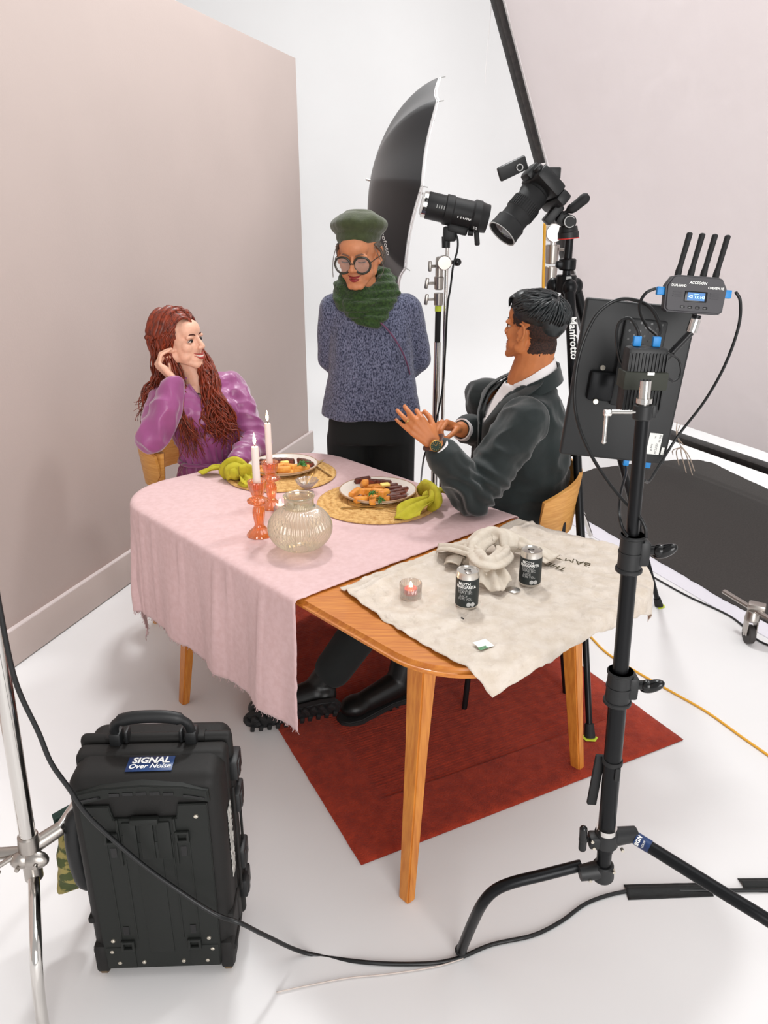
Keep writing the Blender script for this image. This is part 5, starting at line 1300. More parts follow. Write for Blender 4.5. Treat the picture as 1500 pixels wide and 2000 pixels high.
STK = mat('blue_sticker', (16, 62, 116), .35, col2=(24, 36, 74), vscale=20)
sp = CO + V((.012, -.070, .5605)); mS_ = face_m(sp, V((1, .05, 0)), V((-.05, 1, .06)))
mb = MB(mS_); mb.box((0, .004, .0), (.098, .044, .0010), bevel=.0004); st = mb.build('sticker', STK, CS)
text('SIGNAL', .0235, mS_ @ Matrix.Translation((0, .006, .0012)), WTXT, st, bold=.03, shear=.12)
text('Over Noise', .0185, mS_ @ Matrix.Translation((0, -.010, .0012)), WTXT, st, bold=.008, shear=.25)
# ---------------------------------------------------------------- black C-stand with monitor
BS = V((.472, 1.292, 0))
def PZ(z): return BS + V((-.031 * (z - .4) / .95, 0, z))
CSR = thing('light_stand', 'black wheeled-collar stand with bent turtle legs carrying the monitor, in the right foreground', 'stand', BS)
CSR['label'] = 'black stand with three collars and bent legs carrying the portrait monitor, right foreground'
mb = MB(); mb.cyl(PZ(.39), PZ(.79), .0178, seg=28); mb.build('lower_tube', BLKM, CSR)
mb = MB(); mb.cyl(PZ(.79), PZ(1.09), .0150, seg=28); mb.build('middle_tube', BLKM, CSR)
mb = MB(); mb.cyl(PZ(1.09), PZ(1.355), .0118, seg=28); mb.build('upper_tube', BLKM, CSR)
mb = MB(); mb.cyl(PZ(1.355), PZ(1.398), .0095, seg=24); mb.cyl(PZ(1.36), PZ(1.368), .0135, seg=24); mb.build('chrome_spigot', CHROME, CSR)
mb = MB(); mb.cyl(PZ(.437), PZ(.452), .0215, seg=28); mb.build('chrome_band', CHROME, CSR)
for z, r, sc in ((.80, .0178, 1.0), (1.085, .015, .95)):
    mb = MB(); c = PZ(z); mb.cyl(c - V((0, 0, .038)), c + V((0, 0, .034)), r + .0065, r + .006, 28); mb.cyl(c - V((0, 0, .040)), c - V((0, 0, .031)), r + .0095, seg=28, bevel=.002); mb.cyl(c + V((0, 0, .027)), c + V((0, 0, .034)), r + .0085, seg=28, bevel=.002); mb.cyl(c - V((0, 0, .003)), c + V((0, 0, .001)), r + .0075, seg=28)
    mb.box(c + V((r + .006, -.003, 0)), (.020, .030, .048), bevel=.005)
    cl = mb.build('collar', BLKP, CSR)
    mb = MB(); mb.cyl(c + V((r + .012, -.004, .004)), c + V((r + .030, -.008, .006)), .0085, .0095, 18)
    mb.ell(c + V((r + .042, -.012, .006)), (.009 * 1.3, .013, .026 * sc), rot=Euler((0.2, .95, -.3)).to_matrix()); mb.ell(c + V((r + .034, -.010, .006)), (.014, .012, .012)); mb.build('knob', BLKG, cl)
mb = MB(); c = PZ(.62); mb.cyl(c - V((0, 0, .005)), c + V((0, 0, .006)), .0205, seg=28, bevel=.001); mb.box(c + V((.006, -.020, -.018)), (.010, .004, .030), bevel=.001); mb.box(c + V((-.024, .016, -.060)), (.020, .010, .125), bevel=.003, rot=Euler((0, .06, 0)).to_matrix()); mb.build('cable_strap', BLKR, CSR)
mb = MB(); c = PZ(1.345); mb.cyl(c - V((0, 0, .014)), c + V((0, 0, .012)), .0165, seg=26, bevel=.002); mb.box(c + V((.016, 0, 0)), (.012, .016, .022), bevel=.003); mb.build('top_collar', BLKP, CSR)
mb = MB(); mb.cyl(c + V((-.014, -.004, 0)), c + V((-.062, -.012, .002)), .0035, seg=10); mb.box(c + V((-.064, -.012, .001)), (.014, .012, .012), bevel=.003); mb.cyl(c + V((-.066, -.014, .0)), c + V((-.066, -.016, -.048)), .0036, seg=10); mb.ell(c + V((-.066, -.016, -.049)), .0042); mb.build('chrome_tee_handle', CHROME, CSR)
# hub castings
mb = MB(); mb.cyl(PZ(.405), PZ(.440), .026, .024, 28, bevel=.003); mb.box(BS + V((-.026, -.004, .420)), (.026, .030, .030), bevel=.006)
l1 = V((.90, .17, -.02)).normalized()
mb.cyl(PZ(.422), PZ(.422) + l1 * .068, .021, .0165, 22); hb = mb.build('upper_hub', BLKP, CSR)
for q in ((-.034, -.016, .428), (-.030, -.018, .412), (.030, -.020, .408)): mb = MB(); mb.cyl(BS + V(q) + V((0, .004, 0)), BS + V(q) + V((0, -.004, 0)), .0035, seg=10); mb.build('rivet', SCREW, hb)
mb = MB(); k_ = BS + V((-.052, -.012, .430)); mb.cyl(BS + V((-.03, -.006, .424)), k_, .005, seg=10); mb.cap(k_ + V((0, 0, -.024)), k_ + V((-.002, 0, .026)), .0085, .0085, 12); mb.ell(k_, (.010, .009, .012)); mb.build('tee_knob', BLKG, hb)
mb = MB(); mb.cyl(PZ(.33), PZ(.405), .0155, seg=24); mb.build('inner_tube', BLKM, CSR)
mb = MB(); mb.cyl(PZ(.315), PZ(.352), .024, .022, 26, bevel=.003); mb.ell(PZ(.318), (.024, .024, .014)); l2 = V((-.92, -.10, .0)).normalized()
mb.cyl(PZ(.336), PZ(.330) + l2 * .052, .021, .0165, 22); lh = mb.build('lower_hub', BLKP, CSR)
for q in ((-.030, -.018, .325), (.020, -.014, .345)): mb = MB(); mb.cyl(BS + V(q) + V((0, .004, 0)), BS + V(q) + V((0, -.006, 0)), .0035, seg=10); mb.build('rivet', SCREW, lh)
LR = .0125
e1 = G(900, 1858, .012)
w1 = [G(1135, 1690, .330), G(1060, 1709, .315), G(1000, 1724, .298), G(965, 1740, .275), G(942, 1765, .235), G(925, 1798, .16), G(910, 1833, .075), e1]
mb = MB(); mb.tube(bez(w1, 8), LR, 18); mb.build('leg', BLKM, CSR)
mb = MB(); mb.ell(e1 + V((0, 0, .004)), (.0145, .0145, .014)); mb.build('foot_cap', BLKR, CSR)
w2 = [G(1240, 1636, .418), G(1330, 1692, .40), G(1420, 1748, .385), G(1500, 1797, .37), G(1570, 1845, .34), G(1625, 1900, .22), G(1650, 1960, .02)]
mb = MB(); mb.tube(bez(w2, 8), LR * 1.05, 18); l_ = mb.build('leg', BLKM, CSR)
q0, q1 = G(1240, 1636, .418), G(1330, 1692, .40); dd = (q1 - q0).normalized(); mb = MB(); mb.cyl(q0 + dd * .002, q0 + dd * .034, LR * 1.05 + .0008, seg=24); stt = mb.build('sticker', STK, l_)
sd_ = V((0, -1, .4)); sd_ = (sd_ - dd * sd_.dot(dd)).normalized(); vv = sd_.cross(dd)
text('SIGN', .0115, face_m(q0 + dd * .013 + sd_ * (LR * 1.05 + .0012), vv, -dd), WTXT, stt, bend=LR * 1.1, bold=.03); text('LEXST', .006, face_m(q0 + dd * .023 + sd_ * (LR * 1.05 + .0012), vv, -dd), WTXT, stt, bend=LR * 1.1)
w3 = [BS + V((.0, .02, .372)), BS + V((-.02, .26, .365)), BS + V((-.032, .40, .34)), BS + V((-.038, .46, .27)), BS + V((-.040, .50, .02))]
# ---------------------------------------------------------------- monitor
MM = rotm((.483, 1.535, 1.345), -.056, -.02, .09)
MN = thing('portrait_monitor', 'black portrait-mounted monitor seen from behind, cables plugged in, on the black stand', 'monitor', V((.483, 1.535, 1.345)))
def onm(px, py, off=-.012):
    o = MM.inverted() @ V((0, 0, CAM_H)); d = MM.inverted().to_3x3() @ ray(px, py); t = (off - o.y) / d.y; p = o + d * t; return p
mb = MB(MM); mb.box((0, 0, 0), (.215, .018, .313), bevel=.005, seg=3); mb.build('shell', BLKP, MN)
mb = MB(MM); mb.box((0, .0085, .0), (.205, .003, .303), bevel=.001); mb.build('screen', BLKG, MN)
p = onm(1245, 710); mb = MB(MM); mb.box((p.x, -.014, p.z + .0), (.082, .014, .17), bevel=.004)
mb.build('rear_housing', BLKP, MN)
mb = MB(MM)
for i in range(7):
    for j in range(9):
        if (i + j) % 2: continue
        mb.cyl((p.x - .030 + i * .010, -.0208, p.z + .078 - j * .008), (p.x - .030 + i * .010, -.0218, p.z + .078 - j * .008), .0024, seg=8)
mb.build('vent_holes', BLKG, MN)
q = onm(1168, 752); mb = MB(MM); mb.box((q.x + .004, -.017, q.z), (.050, .020, .058), bevel=.006); mb.build('mount_bracket', BLKM, MN)
for px, py in ((1177, 718), (1163, 784)):
    s_ = onm(px, py, -.028); mb = MB(MM); mb.cyl((s_.x, -.026, s_.z), (s_.x, -.0305, s_.z), .0050, seg=16); mb.build('screw', SCREW, MN)
LBL = mat('printed_rating_label', (214, 214, 210), .5)
s_ = onm(1279, 867, -.0095); mb = MB(MM); mb.box((s_.x - .001, -.0095, s_.z), (.026, .0008, .044)); lb = mb.build('rating_label', LBL, MN)
fm = MM @ Matrix.Translation((s_.x, -.0103, s_.z)); bk = face_m((0, 0, 0), (0, 0, -1), (1, 0, 0))
def lab(sx, sz, t, size): text(t, size, MM @ Matrix.Translation((s_.x + sx, -.0101, s_.z + sz)) @ face_m((0, 0, 0), (0, 0, -1), (1, 0, 0)), BLKG, lb, 'label_print', ext=.0001)
lab(.006, .012, 'DC IN', .0055); lab(-.003, .014, 'PA', .004); lab(.002, -.010, 'CE FC 5V', .0055); lab(-.007, -.008, 'Sony SE', .0045)
s2_ = onm(1293, 872, -.0095); mb = MB(MM); mb.box((s2_.x + .003, -.0095, s2_.z - .010), (.006, .0008, .016), bevel=.0002); mb.build('small_label', LBL, MN)
for px, py in ((1222, 906), (1265, 906)):
    t_ = onm(px, py, 0); mb = MB(MM); mb.box((t_.x, 0, -.160), (.011, .008, .016), bevel=.001); mb.build('blue_plug', BLUE, MN)
# arm and battery behind the pole head
RX = V((.459, 1.372, 1.383))
BT = thing('battery_pack', 'ribbed black power unit strapped behind the head of the black stand', 'battery', RX)
mb = MB(rotm(RX, 0, 0, .03)); mb.box((0, 0, 0), (.072, .036, .118), bevel=.007)
for k in range(12): mb.box((-.033 + k * .006, -.0185, 0), (.0026, .004, .10), bevel=.0008)
mb.build('ribbed_shell', BLKP, BT)
mb = MB(rotm(RX, 0, 0, .03)); mb.box((0, -.003, .002), (.078, .044, .032), bevel=.003); mb.build('gaffer_strap', mat('dark_olive_gaffer', (44, 46, 38), .7), BT)
mb = MB(rotm(RX, 0, 0, .03)); mb.box((.006, -.0255, .016), (.012, .003, .005)); mb.build('paper_tag', LBL, BT)
for x in (-.018, .016):
    mb = MB(rotm(RX, 0, 0, .03)); mb.box((x, 0, .068), (.0135, .008, .017), bevel=.001); mb.build('blue_plug', BLUE, BT)
mb = MB(); mb.tube([RX + V((.0, .02, .0)), V((.483, 1.50, 1.38))], .012, 14); mb.build('mount_arm', BLKM, BT)
# transmitter
TXC = V((.551, 1.425, 1.524)); MX = rotm(TXC, -.005, -.142, .069)
TX = thing('video_transmitter', 'black video transmitter with four stub antennas and small blue display beside the monitor', 'transmitter', TXC)
mb = MB(MX)
o_ = [(-.052, -.026), (-.046, -.031), (.046, -.031), (.052, -.026), (.054, .014), (.044, .030), (.036, .0325), (-.036, .0325), (-.044, .030), (-.054, .014)]
P2Y = Matrix(((1, 0, 0, 0), (0, 0, -1, 0), (0, 1, 0, 0), (0, 0, 0, 1)))
mb.prism(o_, -.010, .012, P2Y, bevel=.003)
for sx in (-1, 1):
    for k in range(3): mb.box((sx * .033, -.0125, .004 - k * .004), (.016, .001, .0012))
mb.build('shell', mat('graphite_shell', (52, 50, 54), .5), TX)
for k in range(4):
    mb = MB(MX); x = -.033 + k * .0225; x0, x1 = x, x + .008
    mb.tube([(x0, .0, .030), (x0 + .001, 0, .040), (x0 + .0025, .0, .050), (x1 + .004, .004, .103)], [.0058, .0058, .0046, .0052], 14); mb.ell((x1 + .004, .004, .103), (.0052, .0052, .0035)); mb.build('antenna', BLKR, TX)
mb = MB(MX); mb.box((0, -.0128, -.003), (.040, .002, .018), bevel=.002); mb.build('display_bezel', BLKG, TX)
DSP = mat('lit_blue_display', (8, 70, 120), .3, emit=(20, 120, 190), estr=.5)
mb = MB(MX); mb.box((0, -.0140, -.003), (.031, .0008, .0135)); ds = mb.build('display', DSP, TX)
DTX = mat('display_digits', (180, 230, 255), .4, emit=(170, 225, 255), estr=1.6)
def tx_t(s, x, z, sz, m, par, y=-.0135, **k): text(s, sz, MX @ Matrix.Translation((x, y, z)) @ face_m((0, 0, 0), (1, 0, 0), (0, 0, 1)), m, par, ext=.0002, **k)
tx_t('<2', -.010, -.006, .0075, DTX, ds, -.0146, bold=.02); tx_t('TX 143', .006, -.006, .0062, DTX, ds, -.0146); tx_t('------', 0, .0005, .004, DTX, ds, -.0146)
tx_t('ACCSOON', 0.0, .0185, .0062, WTXT, TX, shear=.3, bold=.02); tx_t('DUAL-BAND', -.033, .0125, .0058, WTXT, TX, bold=.02, squash=.8); tx_t('CINEVIEW HE', .033, .0115, .0058, WTXT, TX, bold=.02, squash=.8)
for k in range(4): mb = MB(MX); mb.box((-.021 + k * .0135, -.0128, -.0215), (.0075, .002, .004), bevel=.0008); mb.build('menu_button', BLKG, TX)
for sx, z in ((-1, .004), (1, .006)):
    mb = MB(MX); mb.box((sx * .0595, 0, z), (.014, .009, .014), bevel=.001); mb.build('blue_plug', BLUE, TX)
mb = MB(); a0 = MX @ V((.012, 0, -.033)); a1 = a0 + V((-.006, .0, -.030)); mb.cyl(a0, a0.lerp(a1, .2), .008, seg=16); mb.build('mount_foot', BLKM, TX)
mb = MB(); mb.cyl(a0.lerp(a1, .25), a1, .0095, seg=20); mb.build('chrome_joint', CHROME, TX)
mb = MB(); mb.tube([a1, V((.505, 1.43, 1.395))], .0065, 12); mb.cyl(V((.500, 1.43, 1.40)), V((.498, 1.40, 1.385)), .011, seg=16); mb.build('swivel_arm', BLKG, TX)
CAB = mat('black_cable', (16, 17, 18), .4)
def cable(name, pts, r, label, n=8, m=None, group=None):
    c = V(pts[0]); mb = MB(); mb.tube(bez(pts, n), r, 10); o = mb.build(name, m or CAB, loc=c, sharp=0); return tag(o, label, 'cable', group)
cable('video_cable', [D(1437, 570, 1.43), D(1446, 590, 1.43), D(1442, 640, 1.44), D(1415, 715, 1.46), D(1375, 785, 1.5), D(1325, 850, 1.52), D(1290, 905, 1.5), D(1268, 940, 1.45), D(1258, 938, 1.42)], .0028, 'thin black video cable looping from the right plug of the transmitter down behind the stand')
cable('video_cable', [D(1281, 563, 1.42), D(1262, 572, 1.42), D(1250, 592, 1.43), D(1252, 615, 1.44), D(1266, 640, 1.45), D(1283, 655, 1.4), D(1286, 664, 1.378)], .0028, 'short black cable between the left plug of the transmitter and the power unit')
cable('video_cable', [D(1247, 664, 1.378), D(1246, 645, 1.38), D(1230, 622, 1.39), D(1210, 630, 1.4), D(1204, 660, 1.41), D(1210, 700, 1.42), D(1218, 715, 1.42)], .0028, 'short black cable curling from the left blue plug of the power unit')
cable('video_cable', [D(1285, 660, 1.40), D(1290, 640, 1.41), D(1270, 600, 1.43), D(1235, 585, 1.45), D(1200, 588, 1.46), D(1165, 615, 1.46), D(1140, 665, 1.46), D(1126, 720, 1.45), D(1122, 780, 1.44), D(1130, 830, 1.42), D(1150, 880, 1.38), D(1180, 930, 1.34), D(1215, 975, 1.31), D(1246, 1005, 1.285), D(1260, 1030, 1.275), D(1262, 1050, 1.274)], .0032, 'long black cable arching over the monitor back and down to the upper stand collar')
cable('video_cable', [D(1222, 912, 1.53), D(1222, 925, 1.5), D(1212, 965, 1.40), D(1210, 1005, 1.31), D(1216, 1032, 1.29), D(1226, 1048, 1.275)], .003, 'black cable hanging from the left blue plug under the monitor')
cable('video_cable', [D(1305, 690, 1.40), D(1325, 702, 1.42), D(1330, 728, 1.42), D(1318, 745, 1.41), D(1304, 738, 1.40)], .0022, 'small loop of thin black cable at the right side of the power unit')
# ---------------------------------------------------------------- chrome stand on the left
CSL = thing('chrome_stand', 'chrome light stand cut off by the left edge of the photo, beside the black case', 'stand', (-.777, 1.326, 0))
A_ = V((-.777, 1.326, .37)); Bq = V((-.747, 1.305, .88)); up_ = (Bq - A_).normalized()
mb = MB(); mb.cyl(A_ + up_ * .02, A_ + up_ * 1.3, .0170, seg=30); mb.build('pole', CHROME, CSL)
mb = MB(); mb.cyl(A_ - up_ * .012, A_ + up_ * .030, .0235, .0215, 26, bevel=.003); mb.cyl(A_ - up_ * .098, A_ - up_ * .012, .0195, .0205, seg=24, bevel=.003); mb.ell(A_ + V((.01, -.012, -.03)), (.034, .018, .022)); mb.ell(A_ + V((-.016, -.016, -.028)), (.024, .016, .02)); mb.cyl(A_ + V((0, 0, -.01)), A_ + V((.052, .045, .004)), .018, .016, 20); mb.cyl(A_ + V((0, 0, -.02)), A_ + V((-.07, -.005, -.02)), .014, .013, 20)
for q in ((.022, -.03, -.030), (-.016, -.034, -.034)): mb.cyl(A_ + V(q), A_ + V(q) + V((0, -.006, 0)), .005, seg=12)
mb.build('leg_casting', STEEL, CSL)
mb = MB(); mb.cyl(A_ + V((-.03, -.02, -.015)), A_ + V((-.062, -.035, -.030)), .006, seg=10); mb.box(A_ + V((-.072, -.038, -.036)), (.040, .010, .018), bevel=.005, rot=Euler((0, .7, .2)).to_matrix()); mb.build('lock_lever', STEEL, CSL)
e_ = G(88, 2030, .02)
mb = MB(); mb.tube(bez([A_ - up_ * .085, G(68, 1790, .262), G(70, 1850, .235), G(72, 1900, .19), G(78, 1960, .11), e_], 6), .0125, 20); mb.build('leg', CHROME, CSL)
mb = MB(); mb.tube(bez([A_ + V((.05, .036, .004)), A_ + V((.056, .11, .002)), A_ + V((.056, .26, -.02)), A_ + V((.054, .35, -.14)), A_ + V((.05, .39, -.355))], 6), .0125, 18); mb.build('leg', CHROME, CSL)
mb = MB(); mb.tube(bez([A_ + V((-.06, -.004, -.02)), A_ + V((-.22, -.02, -.04)), A_ + V((-.32, -.03, -.15)), A_ + V((-.36, -.03, -.355))], 6), .0125, 18); mb.build('leg', CHROME, CSL)
CAMO = mat('camouflage_canvas', (140, 128, 74), .85, col2=(66, 74, 40), vscale=26, contrast=(.48, .52), bump=.3, bscale=60)
sb = A_ + V((.046, .115, -.02))
SBG = thing('sandbag', 'camouflage sandbag hanging from a leg of the chrome stand behind the case', 'sandbag', sb)
mb = MB(); loft(mb, [(sb + V((.0, 0, -.02)), (1, .6, 0), (-.6, 1, 0), .030, .020), (sb + V((.004, .0, -.06)), (1, .6, 0), (-.6, 1, 0), .044, .030), (sb + V((.0, -.002, -.13)), (1, .6, 0), (-.6, 1, 0), .050, .038), (sb + V((-.008, -.004, -.19)), (1, .6, 0), (-.6, 1, 0), .046, .026), (sb + V((-.014, -.006, -.215)), (1, .6, 0), (-.6, 1, 0), .044, .008)])
blob(mb, .004, 3, 'bag_body', CAMO, SBG, deform=lambda co, no: co + no * (.006 * nzv(co, (22, 22, 30)))[:, None])
mb = MB(); mb.box(sb + V((.01, .01, .014)), (.11, .034, .006), rot=Euler((0, -.25, .55)).to_matrix(), bevel=.002); mb.box(sb + V((.0, -.008, -.012)), (.06, .008, .05), rot=Euler((0, -.1, .55)).to_matrix(), bevel=.002); mb.build('carry_strap', mat('dark_green_webbing', (28, 52, 46), .8), SBG)
# ---------------------------------------------------------------- floor cable, tape, cords
def gc(px, py, z=.005): return G(px, py, z)
pts = [D(-14, 1100, 1.22), D(0, 1190, 1.22), D(30, 1330, 1.225), D(75, 1430, 1.23), D(100, 1490, 1.235), D(135, 1540, 1.25), D(165, 1585, 1.262), D(210, 1630, 1.272), D(280, 1690, 1.277), D(350, 1740, 1.279), D(420, 1785, 1.272), D(470, 1803, 1.265), D(520, 1828, 1.30), gc(600, 1862), gc(720, 1880), gc(830, 1882), gc(893, 1872), gc(960, 1845), gc(1040, 1827), gc(1095, 1800), gc(1150, 1762), gc(1222, 1741), gc(1300, 1738), gc(1400, 1739), gc(1500, 1738), gc(1600, 1735), gc(1800, 1700)]
cable('power_cable', pts, .0050, 'thick black cable draped across the front of the case and snaking over the white floor')
GAF = mat('black_gaffer_tape', (24, 25, 25), .7, bump=.3, bscale=60)
def patch(name, m, pix, label, z=.0135, lo=.0, cat='tape', bump=.0):
    pts = [G(x, y, .001) for x, y in pix]; c = pts[0]
    def f(u, v):
        p = pts[0].lerp(pts[1], u).lerp(pts[3].lerp(pts[2], u), v); ridge = math.exp(-((v - .45) / .20) ** 2)
        return (p.x, p.y, .0012 + z * ridge + .0006 * noise.noise(V((u * 9, v * 5, 1))))
    mb = MB(); mb.grid(f, 24, 16, thick=.0008); return tag(mb.build(name, m, loc=c, sharp=0), label, cat)
patch('gaffer_tape', GAF, [(1218, 1728), (1386, 1724), (1394, 1751), (1227, 1758)], 'strip of black gaffer tape holding the cable to the floor, nearer the stand', .0105)
patch('gaffer_tape', GAF, [(1440, 1716), (1540, 1715), (1560, 1745), (1456, 1742)], 'strip of black gaffer tape on the cable at the right edge of the photo', .0105)
ORC = mat('yellow_cord', (224, 164, 44), .6)
cable('extension_cord', [gc(900, 1075), gc(1000, 1120), gc(1090, 1182), gc(1148, 1238), gc(1185, 1275), gc(1240, 1310), gc(1310, 1350), gc(1380, 1390), gc(1450, 1440), gc(1510, 1482), gc(1600, 1550), gc(1760, 1640)], .0042, 'yellow extension cord running across the white floor on the right', m=ORC)
cable('floor_cable', [gc(1215, 1090), gc(1285, 1132), gc(1345, 1165), gc(1420, 1200), gc(1455, 1226), gc(1480, 1250), gc(1520, 1268)], .0042, 'black cable running beside the vinyl strip to the chrome caster')
cable('floor_cable', [gc(540, 1938), gc(600, 1925), gc(680, 1910), gc(760, 1902), gc(850, 1888), gc(905, 1872)], .0016, 'thin pale cable curving over the floor in front of the thick black cable', m=mat('pale_grey_cable', (196, 184, 176), .6))
# ---------------------------------------------------------------- camera on its tripod
TA_ = V((.655, 2.83, 0))
TP_ = thing('camera_tripod', 'black tripod with printed leg and three-way head holding the camera behind the person in velvet', 'tripod', TA_)
f1, f2, f3 = G(1152, 1440, .013), G(1287, 1183, .002), V((.13, 3.2, 0))
apx = V((.640, 2.83, 1.44))
for k, (ft, px) in enumerate(((f1, None), (f2, None), (f3, None))):
    d = (ft - apx); d0 = V((d.x, d.y, 0)).normalized(); st_ = apx + d0 * .045 + V((0, 0, -.01)); L_ = ft - st_
    mb = MB(); mb.tube([st_, st_ + L_ * .36], .0185, 14); mb.tube([st_ + L_ * .34, st_ + L_ * .38], .021, 14); mb.tube([st_ + L_ * .37, st_ + L_ * .68], .0145, 14); mb.tube([st_ + L_ * .66, st_ + L_ * .70], .017, 14); mb.tube([st_ + L_ * .69, st_ + L_ * .98], .011, 14); mb.ell(st_, (.026, .026, .03))
    lg = mb.build('leg', BLKM, TP_)
    mb = MB(); mb.cyl(st_ + L_ * .97, ft + V((0, 0, .0)), .015, .019, 16); mb.build('rubber_foot', BLKR, lg)
    if k == 0:
        dn_ = L_.normalized(); side = V((0, -1, 0)); side = (side - dn_ * side.dot(dn_)).normalized(); vx = dn_
        text('Manfrotto', .036, face_m(st_ + L_ * .118 + side * .0190, dn_, side.cross(dn_)) @ Matrix.Translation((0, -.010, 0)), WTXT, lg, bold=.02, ext=.0003)
        text('290 xtra', .024, face_m(st_ + L_ * .222 + side * .0190, dn_, side.cross(dn_)) @ Matrix.Translation((0, -.007, 0)), GTXT, lg, ext=.0003)
mb = MB(); mb.cyl(apx + V((0, 0, -.16)), apx + V((0, 0, .15)), .0145, seg=20); mb.cyl(apx + V((0, 0, -.03)), apx + V((0, 0, .03)), .036, seg=24, bevel=.004); mb.cyl(apx + V((0, 0, .045)), apx + V((0, 0, .085)), .030, seg=20, bevel=.005); mb.box(apx + V((-.028, -.01, .065)), (.03, .024, .024), bevel=.006); mb.build('centre_column', BLKM, TP_)
mb = MB(); mb.box(apx + V((.0, -.038, .012)), (.020, .008, .030), bevel=.004); mb.build('grey_badge', GTXT, TP_)
Yc = 2.83
def C_(px, py, dy=0.0): return D(px, py, Yc + dy)
hd = C_(1113, 455)
mb = MB(); mb.cyl(C_(1110, 466), C_(1110, 452), .036, seg=28, bevel=.003); mb.cyl(C_(1110, 452), C_(1110, 442), .033, .030, 26); mb.box(C_(1103, 430), (.060, .05, .045), bevel=.010, rot=Euler((0, .5, 0)).to_matrix()); mb.cyl(C_(1113, 433, -.045), C_(1113, 433, .03), .022, seg=24, bevel=.002)
mb.box(C_(1080, 418), (.075, .05, .030), bevel=.006, rot=Euler((0, -.85, 0)).to_matrix()); hdd = mb.build('three_way_head', BLKP, TP_)
mb = MB(); mb.cyl(C_(1110, 466.5), C_(1110, 464.5), .0368, seg=28); mb.build('red_ring', mat('red_ring', (190, 40, 34), .4), hdd)
mb = MB(); c_ = C_(1113, 433, -.046); mb.lathe([(.0165, 0), (.0195, 0), (.0195, .002), (.0165, .002)], Matrix.Translation(c_) @ orient(V((0, -1, 0))), 26, caps=False, closed=True); mb.build('dial_ring', GTXT, hdd)
mb = MB(); mb.tube(bez([C_(1100, 418, -.02), C_(1112, 410, -.025), C_(1122, 404, -.03), C_(1138, 391, -.035), C_(1150, 381, -.04)], 5), [.006, .006, .006, .007, .010, .014, .0155, .016, .0165, .0165, .017, .017, .017, .017, .0175, .018, .018, .0175, .0165, .013, .008], 14); mb.build('pan_handle', BLKR, hdd)
# camera body: lens axis points down-left
pl0, pl1 = C_(1062, 372), C_(990, 458, -.05)
ax = (pl1 - pl0).normalized(); upv = V((-.55, -.05, .5)).normalized(); upv = (upv - ax * upv.dot(ax)).normalized(); sdv = ax.cross(upv)
MK = Matrix((sdv, ax, upv)).transposed().to_4x4(); MK.translation = pl0 + V((-.012, 0, .008)); MK = MK @ Matrix.Scale(1.14, 4)
KM = thing('photo_camera', 'black mirrorless camera with long zoom lens pointing down on the tripod, screen flipped out', 'camera', pl0)
mb = MB(MK); mb.box((0, -.012, 0), (.135, .045, .092), bevel=.012); mb.box((.048, .008, -.005), (.034, .045, .085), bevel=.012); mb.box((0, -.010, .052), (.055, .050, .026), bevel=.009); mb.box((0, -.006, -.060), (.130, .042, .035), bevel=.010)
for x, r in ((.045, .012), (-.045, .014), (.024, .008)): mb.cyl((x, -.014, .044), (x, -.014, .056), r, seg=20, bevel=.002)
mb.build('camera_body', BLKP, KM)
Lx = (pl1 - pl0).length / 1.12
mb = MB(MK); mb.lathe([(.001, 0), (.034, .0), (.036, .018), (.040, .022), (.041, .055), (.0435, .060), (.0435, .100), (.0415, .104), (.0415, .130), (.046, .135), (.046, .160), (.0475, .166), (.0475, Lx * 1.02), (.044, Lx * 1.02), (.040, Lx * .97), (.001, Lx * .95)], orient((0, 1, 0)), 40, caps=False)
for k in range(40): a = k * math.pi / 20; mb.box((.0435 * math.cos(a), .080, .0435 * math.sin(a)), (.003, .036, .003), rot=Euler((0, -a, 0)).to_matrix())
ln_ = mb.build('zoom_lens', BLKR, KM)
mb = MB(MK); mb.ell((0, Lx * .955, 0), (.039, .006, .039)); mb.build('front_element', mat('coated_front_glass', (60, 60, 66), .05, spec=1.0), ln_)
mb = MB(MK); mb.lathe([(.0445, 0), (.0478, 0), (.0478, .002), (.0445, .002)], Matrix.Translation((0, Lx * 1.02, 0)) @ orient((0, 1, 0)), 40, caps=False, closed=True); mb.build('silver_ring', GTXT, ln_)
mb = MB(); sc = C_(1001, 329, -.05); mb.box(sc, (.100, .018, .046), bevel=.006, rot=Euler((.25, -.42, .1)).to_matrix()); scr_ = mb.build('flip_screen', BLKP, KM)
mb = MB(); mb.lathe([(.0085, 0), (.0115, 0), (.0115, .002), (.0085, .002)], Matrix.Translation(sc + V((.022, -.0115, .002))) @ orient(V((0, -1, .2))), 24, caps=False, closed=True); mb.build('round_mark', GTXT, scr_)
mb = MB(); mb.box(C_(1076, 338, .02), (.062, .03, .036), bevel=.004); mb.box(C_(1072, 350, .01), (.05, .03, .02), bevel=.003); mb.build('hot_shoe_receiver', BLKP, KM)
mb = MB(); mb.cyl(C_(1040, 333, -.02), C_(1048, 345, -.01), .020, seg=20, bevel=.003); mb.build('viewfinder_cup', BLKR, KM)
mb = MB(); mb.tube(bez([C_(1086, 372, -.05), C_(1092, 376, -.055), C_(1096, 370, -.05), C_(1104, 378, -.05), C_(1098, 392, -.05), C_(1090, 400, -.05)]), .0035, 6); mb.build('strap', BLKR, KM)
mb = MB(); mb.ell(C_(1092, 374, -.056), (.006, .003, .006)); mb.build('yellow_tag', YEL, KM)
TGR = mat('lime_cloth_tape', (198, 214, 60), .6)
def flat_patch(pix, z, label, m=TGR, name='floor_tape', cat='tape', group=None):
    pts = [G(x, y, z) for x, y in pix]; mb = MB(); mb.prism([(p.x, p.y) for p in pts], z - .0008, z); return tag(mb.build(name, m, loc=pts[0]), label, cat, group)
